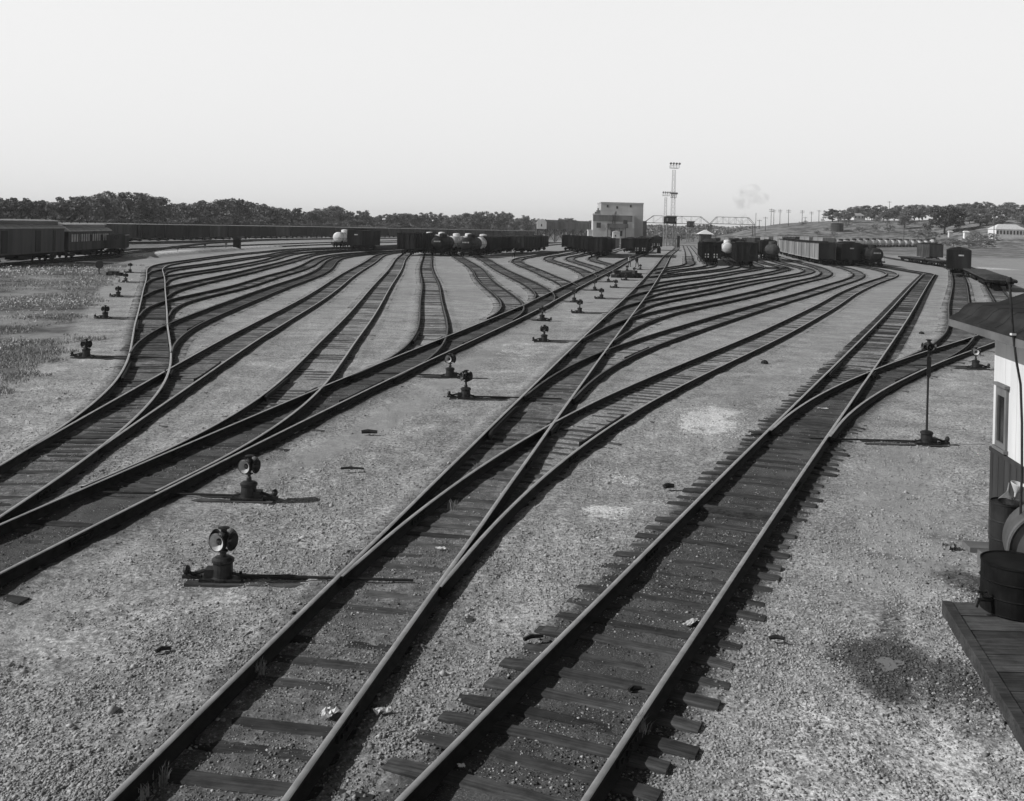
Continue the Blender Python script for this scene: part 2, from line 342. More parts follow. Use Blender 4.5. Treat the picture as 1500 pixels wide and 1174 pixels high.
# ------------------------------------------------------------------ track centre lines (metres, surveyed by resection of the rails)
PATHS = {
 'ladderR': [(-3.88, 2.05), (-2.7, 8.94), (-2.19, 11.89), (-1.68, 14.84), (-1.17, 17.78), (-0.67, 20.73), (-0.16, 23.66), (0.34, 26.6), (0.85, 29.54), (1.36, 32.48), (1.87, 35.41), (2.38, 38.35), (2.89, 41.29), (3.41, 44.23), (3.92, 47.16), (4.44, 50.1), (4.96, 53.04), (5.48, 55.97), (6, 58.91), (6.78, 63.32), (7.56, 67.73), (8.34, 72.13), (9.12, 76.54), (9.89, 80.95), (10.66, 85.36), (11.69, 91.24), (12.7, 97.12), (13.71, 103), (14.71, 108.88), (15.71, 114.77), (16.95, 122.12), (18.2, 129.47), (19.45, 136.82), (20.7, 144.17), (22.2, 153), (23.69, 161.82), (25.16, 170.65), (26.87, 180.95), (28.56, 191.26), (30.26, 201.56), (32.23, 213.33), (34.22, 225.1), (36.51, 238.33), (38.84, 251.56), (41.21, 264.77), (43.87, 279.45), (46.53, 294.13), (49.45, 310.28), (52.58, 327.9), (55.62, 345.53), (58.8, 364.65), (62.1, 385.27), (65.31, 405.89), (68.76, 428), (72.53, 451.56), (76.61, 476.59), (80.97, 503.08), (82.67, 513.39)],
 'T1': [(-1.64, 14.86), (-0.99, 17.73), (-0.23, 20.58), (0.64, 23.41), (1.6, 26.2), (2.64, 28.96), (3.75, 31.7), (4.93, 34.42), (6.14, 37.13), (7.38, 39.84), (8.62, 42.54), (9.87, 45.24), (11.12, 47.95), (12.35, 50.67), (13.58, 53.39), (14.79, 56.12), (16.58, 60.23), (18.36, 64.34), (20.14, 68.45), (21.91, 72.57), (23.66, 76.68), (25.38, 80.8), (27.08, 84.93), (29.34, 90.44), (31.65, 95.92), (34.02, 101.38), (36.44, 106.83), (38.87, 112.27), (41.96, 119.07), (45.14, 125.84), (48.36, 132.59), (51.49, 139.36), (54.91, 147.59), (57.77, 155.99), (59.99, 164.59), (61.93, 174.84), (63.5, 185.18), (65.02, 195.54), (66.85, 207.34), (68.77, 219.1), (70.96, 232.33), (73.16, 245.55), (75.57, 260.26), (77.96, 274.97), (80.6, 291.15), (83.24, 307.33), (86.13, 324.98), (89.01, 342.63), (92.14, 361.75), (95.5, 382.35), (98.86, 402.94), (101.51, 419.12)],
 'T2': [(1.26, 31.51), (1.89, 34.41), (2.62, 37.28), (3.47, 40.11), (4.42, 42.91), (5.46, 45.69), (6.57, 48.44), (7.72, 51.17), (8.91, 53.9), (10.12, 56.62), (11.94, 60.69), (13.77, 64.76), (15.62, 68.83), (17.47, 72.89), (19.35, 76.96), (21.23, 81.02), (23.12, 85.07), (25.66, 90.48), (28.16, 95.89), (30.62, 101.33), (33.06, 106.78), (35.52, 112.21), (38.64, 118.99), (41.71, 125.79), (44.63, 132.65), (47.31, 139.61), (50.2, 148.08), (52.7, 156.67), (54.85, 165.36), (57, 175.59), (58.88, 185.87), (60.59, 196.18), (62.47, 207.95), (64.36, 219.72), (66.52, 232.97), (68.7, 246.21), (71.11, 260.92), (73.51, 275.64), (76.15, 291.82), (78.8, 308.01), (81.68, 325.67), (84.57, 343.33), (87.69, 362.45), (91.06, 383.06), (94.42, 403.66), (97.07, 419.84)],
 'T3': [(4.12, 48.23), (4.85, 51.1), (5.63, 53.97), (6.48, 56.82), (7.87, 61.05), (9.45, 65.22), (11.24, 69.3), (13.18, 73.33), (15.16, 77.34), (17.12, 81.37), (19.04, 85.42), (21.55, 90.84), (24.01, 96.29), (26.36, 101.78), (28.65, 107.28), (31.02, 112.76), (34.16, 119.53), (37.32, 126.29), (40.29, 133.13), (42.93, 140.11), (45.73, 148.63), (48.17, 157.26), (50.31, 165.96), (52.5, 176.19), (54.41, 186.46), (56.14, 196.76), (58.01, 208.54), (59.89, 220.33), (62.05, 233.58), (64.24, 246.83), (66.42, 260.08), (68.81, 274.8), (71.21, 289.53), (73.86, 305.72), (76.75, 323.39), (79.64, 341.06), (82.76, 360.2), (86.13, 380.81), (89.5, 401.43), (92.63, 420.57)],
 'B': [(-9.09, 8.02), (-7.99, 14.93), (-7.53, 17.87), (-7.06, 20.81), (-6.58, 23.75), (-6.09, 26.69), (-5.59, 29.63), (-5.08, 32.57), (-4.56, 35.51), (-4.03, 38.45), (-3.49, 41.39), (-2.94, 44.32), (-2.39, 47.26), (-1.84, 50.19), (-1.29, 53.13), (-0.75, 56.06), (-0.21, 59), (0.57, 63.41), (1.34, 67.83), (2.09, 72.25), (2.81, 76.67), (3.53, 81.1), (4.25, 85.52), (5.2, 91.42), (6.17, 97.31), (7.15, 103.2), (8.15, 109.09), (9.15, 114.98), (10.42, 122.33), (11.68, 129.69), (12.92, 137.05), (14.13, 144.41), (15.55, 153.26), (16.95, 162.11), (18.34, 170.96), (20, 181.28), (21.75, 191.59), (23.59, 201.88), (25.8, 213.62), (28.04, 225.35), (30.5, 238.57), (32.81, 251.81), (34.99, 265.06), (37.36, 279.81), (39.72, 294.55), (42.35, 310.77), (45.24, 328.45), (48.14, 346.13), (51.27, 365.29), (54.65, 385.92), (58.01, 406.55), (61.14, 425.71)],
 'TB1': [(-7.38, 19.57), (-6.93, 22.55), (-6.66, 25.54), (-6.56, 28.55), (-6.6, 31.56), (-6.75, 34.56), (-6.96, 37.55), (-7.18, 40.53), (-7.41, 43.5), (-7.63, 46.48), (-7.84, 49.45), (-8.05, 52.42), (-8.27, 55.39), (-8.5, 58.36), (-8.86, 62.82), (-9.24, 67.28), (-9.62, 71.75), (-10.01, 76.2), (-10.39, 80.66), (-10.77, 85.12), (-11.26, 91.06), (-11.74, 97), (-12.21, 102.95), (-12.69, 108.89), (-13.17, 114.84), (-13.81, 122.27), (-14.48, 129.7), (-15.17, 137.13), (-15.87, 144.56), (-16.69, 153.47), (-17.45, 162.38), (-18.14, 171.29), (-18.88, 181.69), (-19.67, 192.09), (-20.59, 202.51), (-21.62, 214.41), (-22.01, 226.3), (-21.15, 239.66), (-19.2, 252.97), (-16.91, 266.24), (-14.48, 280.95), (-12.11, 295.66), (-9.47, 311.85), (-6.58, 329.51), (-3.69, 347.17), (-0.57, 366.3), (2.56, 385.43), (5.92, 406.03), (9.53, 428.1), (10.49, 433.99)],
 'TB2': [(-4.63, 34.76), (-4.16, 37.7), (-3.86, 40.64), (-3.71, 43.58), (-3.69, 46.53), (-3.77, 49.48), (-3.93, 52.45), (-4.14, 55.42), (-4.38, 58.39), (-4.77, 62.86), (-5.16, 67.33), (-5.54, 71.8), (-5.9, 76.27), (-6.25, 80.73), (-6.61, 85.2), (-7.12, 91.15), (-7.67, 97.1), (-8.26, 103.04), (-8.85, 108.98), (-9.44, 114.93), (-10.13, 122.36), (-10.79, 129.81), (-11.4, 137.25), (-11.99, 144.71), (-12.67, 153.65), (-13.34, 162.59), (-14.03, 171.53), (-14.84, 181.96), (-15.64, 192.38), (-16.51, 202.81), (-17.51, 214.74), (-17.86, 226.65), (-16.81, 240.03), (-14.67, 253.36), (-12.33, 266.65), (-9.94, 281.39), (-7.58, 296.14), (-4.92, 312.36), (-2.26, 328.58), (0.62, 346.27), (3.76, 365.44), (6.89, 384.62), (10.26, 405.26), (13.88, 427.38), (14.84, 433.28)],
 'A': [(-8.88, 10.47), (-9.4, 17.45), (-9.63, 20.44), (-9.96, 23.43), (-10.4, 26.41), (-10.96, 29.37), (-11.64, 32.31), (-12.45, 35.22), (-13.35, 38.09), (-14.31, 40.94), (-15.3, 43.77), (-16.29, 46.58), (-17.28, 49.4), (-18.25, 52.22), (-19.21, 55.05), (-20.66, 59.29), (-22.12, 63.53), (-23.58, 67.77), (-25.04, 72), (-26.5, 76.24), (-27.94, 80.48), (-29.87, 86.14), (-31.83, 91.78), (-33.83, 97.42), (-35.83, 103.06), (-37.71, 108.71), (-39.62, 115.85), (-40.76, 123.14), (-41.39, 130.56), (-41.93, 137.99), (-42.59, 146.9), (-43.22, 155.82), (-43.52, 164.76), (-43.41, 173.72), (-43.45, 184.18), (-43.8, 194.61), (-43.28, 206.46), (-41.29, 218.23), (-38.48, 229.98), (-35.52, 243.21), (-33.32, 256.48), (-31.13, 271.24), (-28.69, 285.98), (-25.99, 302.19), (-23.37, 318.42), (-20.48, 336.11), (-17.58, 353.8), (-14.45, 372.97), (-11.08, 393.61), (-7.71, 414.25), (-4.09, 436.37)],
 'A1': [(-9.88, 22.83), (-10.15, 25.79), (-10.41, 28.75), (-10.67, 31.73), (-10.93, 34.71), (-11.2, 37.69), (-11.45, 40.67), (-11.7, 43.64), (-11.93, 46.62), (-12.13, 49.59), (-12.33, 52.56), (-12.53, 55.54), (-12.82, 60.01), (-13.12, 64.49), (-13.45, 68.96), (-13.8, 73.44), (-14.19, 77.91), (-14.6, 82.39), (-15.02, 86.85), (-15.6, 92.81), (-16.17, 98.76), (-16.7, 104.7), (-17.21, 110.65), (-17.68, 116.6), (-18.25, 124.04), (-18.81, 131.48), (-19.41, 138.93), (-20.04, 146.38), (-20.86, 155.33), (-21.68, 164.28), (-22.41, 173.23), (-22.89, 183.66), (-22.6, 194.05), (-21.41, 204.4), (-19.27, 216.19), (-16.93, 227.97), (-14.57, 241.24), (-12.47, 254.51), (-10.39, 267.79), (-7.99, 282.54), (-5.56, 297.29), (-2.9, 313.51), (-0.02, 331.21), (2.87, 348.92), (6.01, 368.09), (9.14, 387.26), (12.51, 407.91), (16.13, 430.04), (16.61, 432.99)],
 'A2': [(-13.82, 39.49), (-14.62, 42.34), (-15.28, 45.22), (-15.8, 48.11), (-16.21, 51.03), (-16.53, 53.98), (-16.79, 56.94), (-17.15, 61.38), (-17.49, 65.84), (-17.82, 70.29), (-18.16, 74.74), (-18.47, 79.19), (-18.76, 83.65), (-19.1, 89.59), (-19.43, 95.55), (-19.82, 101.51), (-20.32, 107.48), (-20.94, 113.44), (-21.88, 120.9), (-22.94, 128.36), (-24.03, 135.81), (-25.06, 143.25), (-26.04, 152.16), (-26.59, 161.04), (-26.56, 169.89), (-25.73, 180.18), (-24.11, 190.43), (-21.97, 200.65), (-19.29, 212.33), (-16.82, 224.04), (-14.73, 235.79), (-12.67, 249.04), (-10.59, 262.28), (-8.16, 276.98), (-5.73, 291.69), (-3.1, 307.87), (-0.46, 324.04), (2.43, 341.69), (5.55, 360.81), (8.67, 379.93), (12.04, 400.52), (15.64, 422.58), (17.32, 432.87)],
 'R1': [(-2.97, 2.48), (-0.19, 8.9), (0.98, 11.62), (2.16, 14.33), (3.34, 17.05), (4.52, 19.76), (5.7, 22.47), (6.89, 25.18), (8.08, 27.89), (9.27, 30.59), (10.46, 33.3), (11.65, 36.01), (12.85, 38.72), (14.04, 41.43), (15.23, 44.14), (16.42, 46.85), (17.61, 49.56), (18.8, 52.27), (19.99, 54.99), (21.77, 59.05), (23.54, 63.12), (25.32, 67.2), (27.08, 71.27), (28.85, 75.35), (30.61, 79.42), (32.95, 84.86), (35.29, 90.29), (37.64, 95.73), (39.98, 101.16), (42.32, 106.6), (45.26, 113.39), (48.2, 120.18), (51.14, 126.97), (54.09, 133.75), (57.63, 141.89), (61.18, 150.03), (62.36, 152.75), (63.57, 156.56), (64.25, 160.5), (64.9, 164.44), (65.54, 168.39), (66.19, 172.34), (66.83, 176.29), (67.48, 180.24), (68.12, 184.18), (68.77, 188.13), (69.41, 192.08), (70.06, 196.03), (70.7, 199.97), (71.35, 203.92), (71.99, 207.87), (72.64, 211.82), (75.86, 231.56), (82.31, 271.03), (88.76, 310.51), (95.21, 349.99), (101.66, 389.46)],
 'R2': [(7.67, 26.81), (8.83, 29.31), (10.09, 31.75), (11.45, 34.15), (12.88, 36.51), (14.37, 38.84), (15.9, 41.16), (17.46, 43.46), (19.05, 45.73), (20.67, 47.98), (22.32, 50.23), (29.37, 59.94)],
 'R3': [(16.45, 42.05), (18.09, 44.53), (19.67, 47.05), (21.19, 49.6), (22.63, 52.19), (24.66, 56.13), (26.55, 60.14), (28.34, 64.21), (30.1, 68.3), (31.84, 72.4), (33.59, 76.5), (35.35, 80.6), (37.73, 86.06), (40.12, 91.5), (42.52, 96.95), (44.91, 102.39), (47.3, 107.84), (50.28, 114.65), (53.25, 121.46), (56.21, 128.28), (59.14, 135.11), (62.63, 143.32), (66.11, 151.54), (69.6, 159.75), (73.69, 169.32), (77.72, 178.92), (81.47, 188.65), (85.12, 199.97), (87.93, 211.53), (90.23, 224.71), (92.19, 237.96), (94.5, 252.65), (96.96, 267.31), (99.62, 283.45), (102.23, 299.59), (105.12, 317.2)],
 'T4': [(6.92, 63.66), (7.85, 68.03), (9.08, 72.26), (10.6, 76.39), (12.36, 80.45), (14.23, 84.49), (16.73, 89.91), (19.14, 95.37), (21.47, 100.85), (23.8, 106.31), (26.19, 111.74), (29.3, 118.48), (32.52, 125.19), (35.74, 131.92), (38.86, 138.71), (42.36, 146.94), (45.23, 155.35), (47.27, 164.01), (48.82, 174.35), (50.07, 184.77), (51.52, 195.12), (53.51, 206.84), (55.61, 218.54), (57.57, 230.27), (59.66, 243.51), (61.77, 256.75), (64.2, 271.42), (66.62, 286.1), (69.25, 302.26), (71.88, 318.42), (74.76, 336.04), (77.88, 355.13), (81, 374.22), (84.36, 394.78), (87.96, 416.81), (88.68, 421.21)],
 'T5': [(9.56, 79.24), (10.71, 83.6), (12.11, 87.87), (14.32, 93.43), (16.77, 98.87), (19.25, 104.28), (21.7, 109.69), (24.12, 115.12), (27.17, 121.91), (30.26, 128.68), (33.25, 135.49), (36.09, 142.36), (39.43, 150.64), (42.49, 158.99), (44.67, 167.57), (46.06, 177.89), (47.08, 188.33), (48.49, 198.67), (50.63, 210.37), (52.81, 222.05), (54.97, 235.26), (56.99, 248.51), (59.37, 263.2), (61.82, 277.87), (64.47, 294.02), (67.08, 310.17), (69.97, 327.79), (72.85, 345.41), (75.97, 364.5), (79.33, 385.05), (82.69, 405.61), (85.32, 421.76)],
 'T6': [(12.27, 95.03), (14.03, 100.86), (16.11, 106.51), (18.44, 112), (20.93, 117.39), (24.01, 124.16), (26.9, 131.04), (29.67, 138), (32.54, 144.92), (36.05, 153.19), (39.08, 161.62), (41.3, 170.3), (43.16, 180.62), (44.74, 190.97), (46.38, 201.3), (48.36, 213.06), (50.34, 224.82), (52.5, 238.08), (54.63, 251.35), (57.04, 266.08), (59.46, 280.81), (62.11, 297.01), (64.75, 313.21), (67.64, 330.89), (70.53, 348.56), (73.66, 367.71), (77.02, 388.33), (80.39, 408.96), (82.56, 422.21)],
 'T7': [(16.84, 118.99), (19.83, 125.81), (22.98, 132.57), (26.16, 139.32), (29.8, 147.5), (33.12, 155.81), (35.93, 164.29), (38.1, 172.95), (40, 183.21), (41.64, 193.53), (43.29, 203.82), (45.24, 215.56), (47.19, 227.31), (49.34, 240.54), (51.49, 253.77), (53.89, 268.47), (56.3, 283.16), (58.94, 299.33), (61.58, 315.49), (64.46, 333.13), (67.34, 350.76), (70.46, 369.87), (73.82, 390.44), (77.42, 412.49), (79.11, 422.78)],
 'T8': [(19.29, 131.37), (21.83, 138.37), (24.54, 145.3), (27.94, 153.57), (31.03, 161.97), (33.32, 170.63), (35.07, 180.93), (36.45, 191.29), (38.01, 201.6), (40.06, 213.33), (42.11, 225.07), (44.26, 238.3), (46.35, 251.54), (48.74, 266.25), (51.18, 280.94), (53.82, 297.11), (56.45, 313.28), (59.33, 330.92), (62.22, 348.56), (65.34, 367.67), (68.7, 388.25), (72.07, 408.83), (74.47, 423.54)],
 'T9': [(19.59, 137.89), (21.26, 145.18), (24.07, 153.64), (27.1, 161.99), (29.5, 170.53), (31.54, 180.72), (33.24, 190.98), (34.89, 201.24), (36.85, 212.94), (38.85, 224.63), (41.1, 237.8), (43.32, 250.99), (45.78, 265.65), (48.23, 280.31), (50.87, 296.44), (53.5, 312.56), (56.37, 330.16), (59.25, 347.75), (62.36, 366.81), (65.72, 387.33), (69.07, 407.86), (71.7, 423.99)],
 'TB3': [(-0.53, 58.76), (-0.03, 63.19), (0.16, 67.61), (0.08, 72.03), (-0.18, 76.46), (-0.56, 80.89), (-0.98, 85.34), (-1.56, 91.27), (-2.11, 97.21), (-2.58, 103.16), (-2.99, 109.1), (-3.35, 115.05), (-3.8, 122.48), (-4.33, 129.91), (-4.96, 137.33), (-5.69, 144.75), (-6.63, 153.64), (-7.56, 162.53), (-8.44, 171.41), (-9.47, 181.79), (-10.69, 192.16), (-11.97, 202.53), (-12.76, 214.38), (-12.16, 226.24), (-10.4, 238.07), (-7.97, 251.34), (-5.75, 264.58), (-3.46, 279.27), (-1.06, 293.97), (1.62, 310.15), (4.25, 326.32), (7.12, 343.96), (10.25, 363.08), (13.37, 382.19), (16.74, 402.78), (20.34, 424.83), (21.54, 432.18)],
 'TB4': [(1, 65.76), (1.84, 70.19), (2.4, 74.63), (2.69, 79.08), (2.73, 83.53), (2.59, 87.98), (2.22, 93.93), (1.73, 99.89), (1.17, 105.83), (0.54, 111.77), (-0.09, 117.7), (-0.83, 125.14), (-1.5, 132.58), (-2.1, 140.03), (-2.67, 147.48), (-3.35, 156.42), (-4.06, 165.35), (-4.83, 174.27), (-5.85, 184.68), (-6.98, 195.09), (-7.75, 205.5), (-7.46, 217.39), (-5.89, 229.25), (-3.46, 242.56), (-1.17, 255.84), (1.12, 270.57), (3.49, 285.31), (6.19, 301.52), (8.84, 317.74), (11.71, 335.42), (14.61, 353.11), (17.74, 372.27), (21.11, 392.91), (24.48, 413.54), (27.37, 431.23)],
 'TB5': [(5.52, 92.86), (5.48, 98.78), (5.16, 104.71), (4.67, 110.64), (4.21, 116.57), (3.72, 123.98), (3.16, 131.4), (2.52, 138.83), (1.87, 146.27), (1.19, 155.2), (0.84, 164.13), (1.04, 173.04), (2.02, 183.4), (3.59, 193.73), (5.37, 204.02), (7.36, 215.78), (9.23, 227.53), (11.34, 240.75), (13.52, 253.98), (15.7, 267.2), (18.1, 281.89), (20.49, 296.59), (23.13, 312.75), (26.01, 330.38), (28.89, 348.01), (32.01, 367.11), (35.38, 387.68), (38.73, 408.25), (42.1, 428.82)],
 'TB6': [(8.45, 110.92), (9.02, 116.89), (9.28, 124.34), (9.21, 131.79), (8.93, 139.24), (8.5, 146.67), (7.87, 155.59), (7.2, 164.52), (6.68, 173.48), (6.58, 183.93), (7.37, 194.32), (8.97, 204.63), (11.16, 216.37), (13.18, 228.13), (15.23, 241.38), (17.34, 254.63), (19.79, 269.34), (22.21, 284.05), (24.83, 300.23), (27.48, 316.42), (30.37, 334.07), (33.25, 351.73), (36.37, 370.85), (39.74, 391.45), (43.1, 412.04), (45.75, 428.23)],
 'TB7': [(11.74, 128.44), (12.02, 135.89), (11.95, 143.34), (11.6, 152.26), (11.13, 161.18), (10.7, 170.11), (10.46, 180.55), (10.92, 190.97), (12.23, 201.31), (14.31, 213.06), (16.36, 224.81), (18.22, 236.57), (20.31, 249.8), (22.49, 263.03), (24.92, 277.72), (27.31, 292.42), (29.95, 308.59), (32.59, 324.75), (35.47, 342.39), (38.59, 361.5), (41.72, 380.6), (45.08, 401.18), (48.68, 423.22), (49.4, 427.63)],
 'TB8': [(15.02, 148.94), (15.44, 157.88), (15.16, 166.8), (14.8, 175.71), (14.83, 186.1), (15.6, 196.47), (16.97, 206.81), (18.88, 218.57), (20.82, 230.31), (22.97, 243.52), (25.12, 256.73), (27.52, 271.42), (29.93, 286.1), (32.56, 302.25), (35.2, 318.4), (38.08, 336.02), (40.96, 353.64), (44.08, 372.73), (47.44, 393.28), (51.03, 415.3), (52.95, 427.05)],
 'A3': [(-18.98, 54.62), (-20.19, 58.9), (-21, 63.22), (-21.41, 67.59), (-21.52, 72.04), (-21.55, 76.52), (-21.66, 81), (-21.92, 85.48), (-22.41, 91.44), (-22.88, 97.39), (-23.25, 103.34), (-23.59, 109.3), (-24.03, 115.25), (-24.75, 122.68), (-25.65, 130.12), (-26.64, 137.55), (-27.61, 144.98), (-28.62, 153.89), (-29.3, 162.79), (-29.5, 171.67), (-28.98, 182.01), (-27.66, 192.31), (-25.77, 202.6), (-23.32, 214.36), (-20.99, 226.12), (-18.74, 239.36), (-16.69, 252.61), (-14.56, 265.85), (-12.12, 280.56), (-9.7, 295.28), (-7.08, 311.46), (-4.43, 327.65), (-1.54, 345.31), (1.58, 364.44), (4.71, 383.57), (8.07, 404.17), (11.68, 426.24), (12.88, 433.6)],
 'A4': [(-23.79, 68.62), (-24.8, 72.93), (-25.49, 77.3), (-25.94, 81.73), (-26.32, 87.68), (-26.64, 93.63), (-26.98, 99.58), (-27.39, 105.53), (-27.85, 111.48), (-28.45, 118.91), (-29.01, 126.35), (-29.6, 133.79), (-30.28, 141.22), (-31.2, 150.14), (-32.15, 159.05), (-32.94, 167.95), (-33.38, 178.32), (-33.01, 188.67), (-31.75, 198.98), (-29.48, 210.74), (-26.81, 222.48), (-24.26, 234.22), (-21.86, 247.46), (-19.8, 260.7), (-17.46, 275.42), (-15.01, 290.13), (-12.36, 306.31), (-9.73, 322.49), (-6.84, 340.15), (-3.72, 359.27), (-0.59, 378.4), (2.77, 399), (6.38, 421.06), (8.54, 434.31)],
 'A5': [(-28.7, 82.8), (-30.23, 88.51), (-31.06, 94.34), (-31.39, 100.25), (-31.49, 106.2), (-31.59, 112.17), (-31.93, 119.62), (-32.41, 127.08), (-32.95, 134.51), (-33.62, 141.94), (-34.67, 150.82), (-35.81, 159.7), (-36.66, 168.6), (-36.89, 179.04), (-36.23, 189.48), (-34.91, 199.85), (-32.9, 211.63), (-30.68, 223.35), (-28.51, 235.06), (-26.26, 248.27), (-24.14, 261.51), (-21.76, 276.22), (-19.34, 290.92), (-16.7, 307.1), (-14.06, 323.27), (-11.18, 340.92), (-8.05, 360.03), (-4.93, 379.14), (-1.57, 399.73), (2.04, 421.78), (4.2, 435.01)],
 'A6': [(-33.39, 96.32), (-34.96, 101.92), (-35.77, 107.73), (-36.07, 113.68), (-36.26, 121.19), (-36.59, 128.67), (-37.06, 136.1), (-37.45, 143.53), (-37.71, 152.46), (-38.19, 161.4), (-39.09, 170.31), (-40.08, 180.69), (-40.3, 191.07), (-39.5, 201.45), (-37.53, 213.32), (-34.98, 225.17), (-32.18, 238.47), (-29.88, 251.72), (-27.84, 264.96), (-25.47, 279.68), (-23.02, 294.4), (-20.38, 310.59), (-17.75, 326.78), (-14.85, 344.44), (-11.73, 363.57), (-8.6, 382.71), (-5.24, 403.31), (-1.63, 425.39), (0.05, 435.69)],
 'R4': [(33.76, 68.14), (48.28, 101.4), (62.69, 134.2), (76.05, 164.98), (83.1, 183.69), (97.19, 221.13), (118.32, 277.29)]}
def spline(p, step=.5):
    p = np.array(p, float); p = np.vstack([2*p[0]-p[1], p, 2*p[-1]-p[-2]]); r = []
    for i in range(1, len(p)-2):
        a, b, c, d = p[i-1:i+3]; n = max(2, int(np.linalg.norm(c-b)/step))
        t = np.linspace(0, 1, n, endpoint=False)[:, None]
        r.append(.5*((2*b) + (c-a)*t + (2*a-5*b+4*c-d)*t*t + (3*b-a-3*c+d)*t**3))
    r.append(p[-2][None]); return np.vstack(r)
def frame(c):
    t = np.gradient(c, axis=0); t /= np.linalg.norm(t, axis=1)[:, None] + 1e-9
    return t, np.stack([t[:, 1], -t[:, 0]], 1)
RAIL_Z = .20
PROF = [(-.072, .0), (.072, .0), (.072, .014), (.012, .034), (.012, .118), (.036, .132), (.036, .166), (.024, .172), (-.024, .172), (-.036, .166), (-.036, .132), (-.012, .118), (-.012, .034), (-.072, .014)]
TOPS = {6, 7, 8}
def rail_mesh(c, off, z, parent, origin, top):
    t, n = frame(c); q = c + n*off
    near = np.hypot(q[:, 0], q[:, 1]) < 45
    prof = PROF if near.any() else [(-.06, 0), (.06, 0), (.036, .1), (.036, .172), (-.036, .172), (-.036, .1)]
    tops = TOPS if near.any() else {3}
    k = len(prof); V = []; 
    zz = terrain(q[:, 0], q[:, 1])
    for i in range(len(q)):
        for a, h in prof: V.append((q[i, 0] + n[i, 0]*a - origin[0], q[i, 1] + n[i, 1]*a - origin[1], z - .172 + h + zz[i]))
    F = []; mi = []
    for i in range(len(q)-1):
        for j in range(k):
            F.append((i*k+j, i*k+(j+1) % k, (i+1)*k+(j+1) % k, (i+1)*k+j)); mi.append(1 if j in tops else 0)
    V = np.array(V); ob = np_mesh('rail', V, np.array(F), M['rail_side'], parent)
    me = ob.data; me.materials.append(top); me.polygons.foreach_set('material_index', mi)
    bm = bmesh.new(); bm.from_mesh(me)
    bm.verts.ensure_lookup_table(); n0 = len(bm.verts)
    bm.faces.new(bm.verts[:k]); bm.faces.new(bm.verts[n0-k:])
    bmesh.ops.recalc_face_normals(bm, faces=bm.faces); bm.to_mesh(me); bm.free()
    return ob
def tie_protos():
    out = []
    for i in range(6):
        r = random.Random(i); L = 2.6 + r.uniform(-.12, .12); w = .225 + r.uniform(-.025, .03); mb = MB()
        n = 9; V = []
        for k in range(n+1):
            x = -L/2 + L*k/n
            dz = r.uniform(-.008, .006); ww = w*(.94 + .06*r.random())/2
            e = .02 if k in (0, n) else 0
            for yy, zz in ((-ww, -.17), (ww, -.17), (ww + r.uniform(-.006, .006), dz-.015-e), (ww-.02, dz-e), (-ww+.02, dz-e), (-ww + r.uniform(-.006, .006), dz-.015-e)):
                V.append((x, yy, zz))
        F = [(a*6+b, a*6+(b+1) % 6, (a+1)*6+(b+1) % 6, (a+1)*6+b) for a in range(n) for b in range(6)]
        F += [tuple(range(6)), tuple(range(n*6+5, n*6-1, -1))]
        mb.add(V, F); o = mb.build('tie', M['tie']); out.append(o.data); bpy.data.objects.remove(o)
    return out
TIES = tie_protos()
TIES_DUSTY = []
for me_ in TIES:
    d_ = me_.copy(); d_.materials[0] = M['tie_far']; TIES_DUSTY.append(d_)
ALLTRACK = []      # (points, cinder strength) for the ground's soot
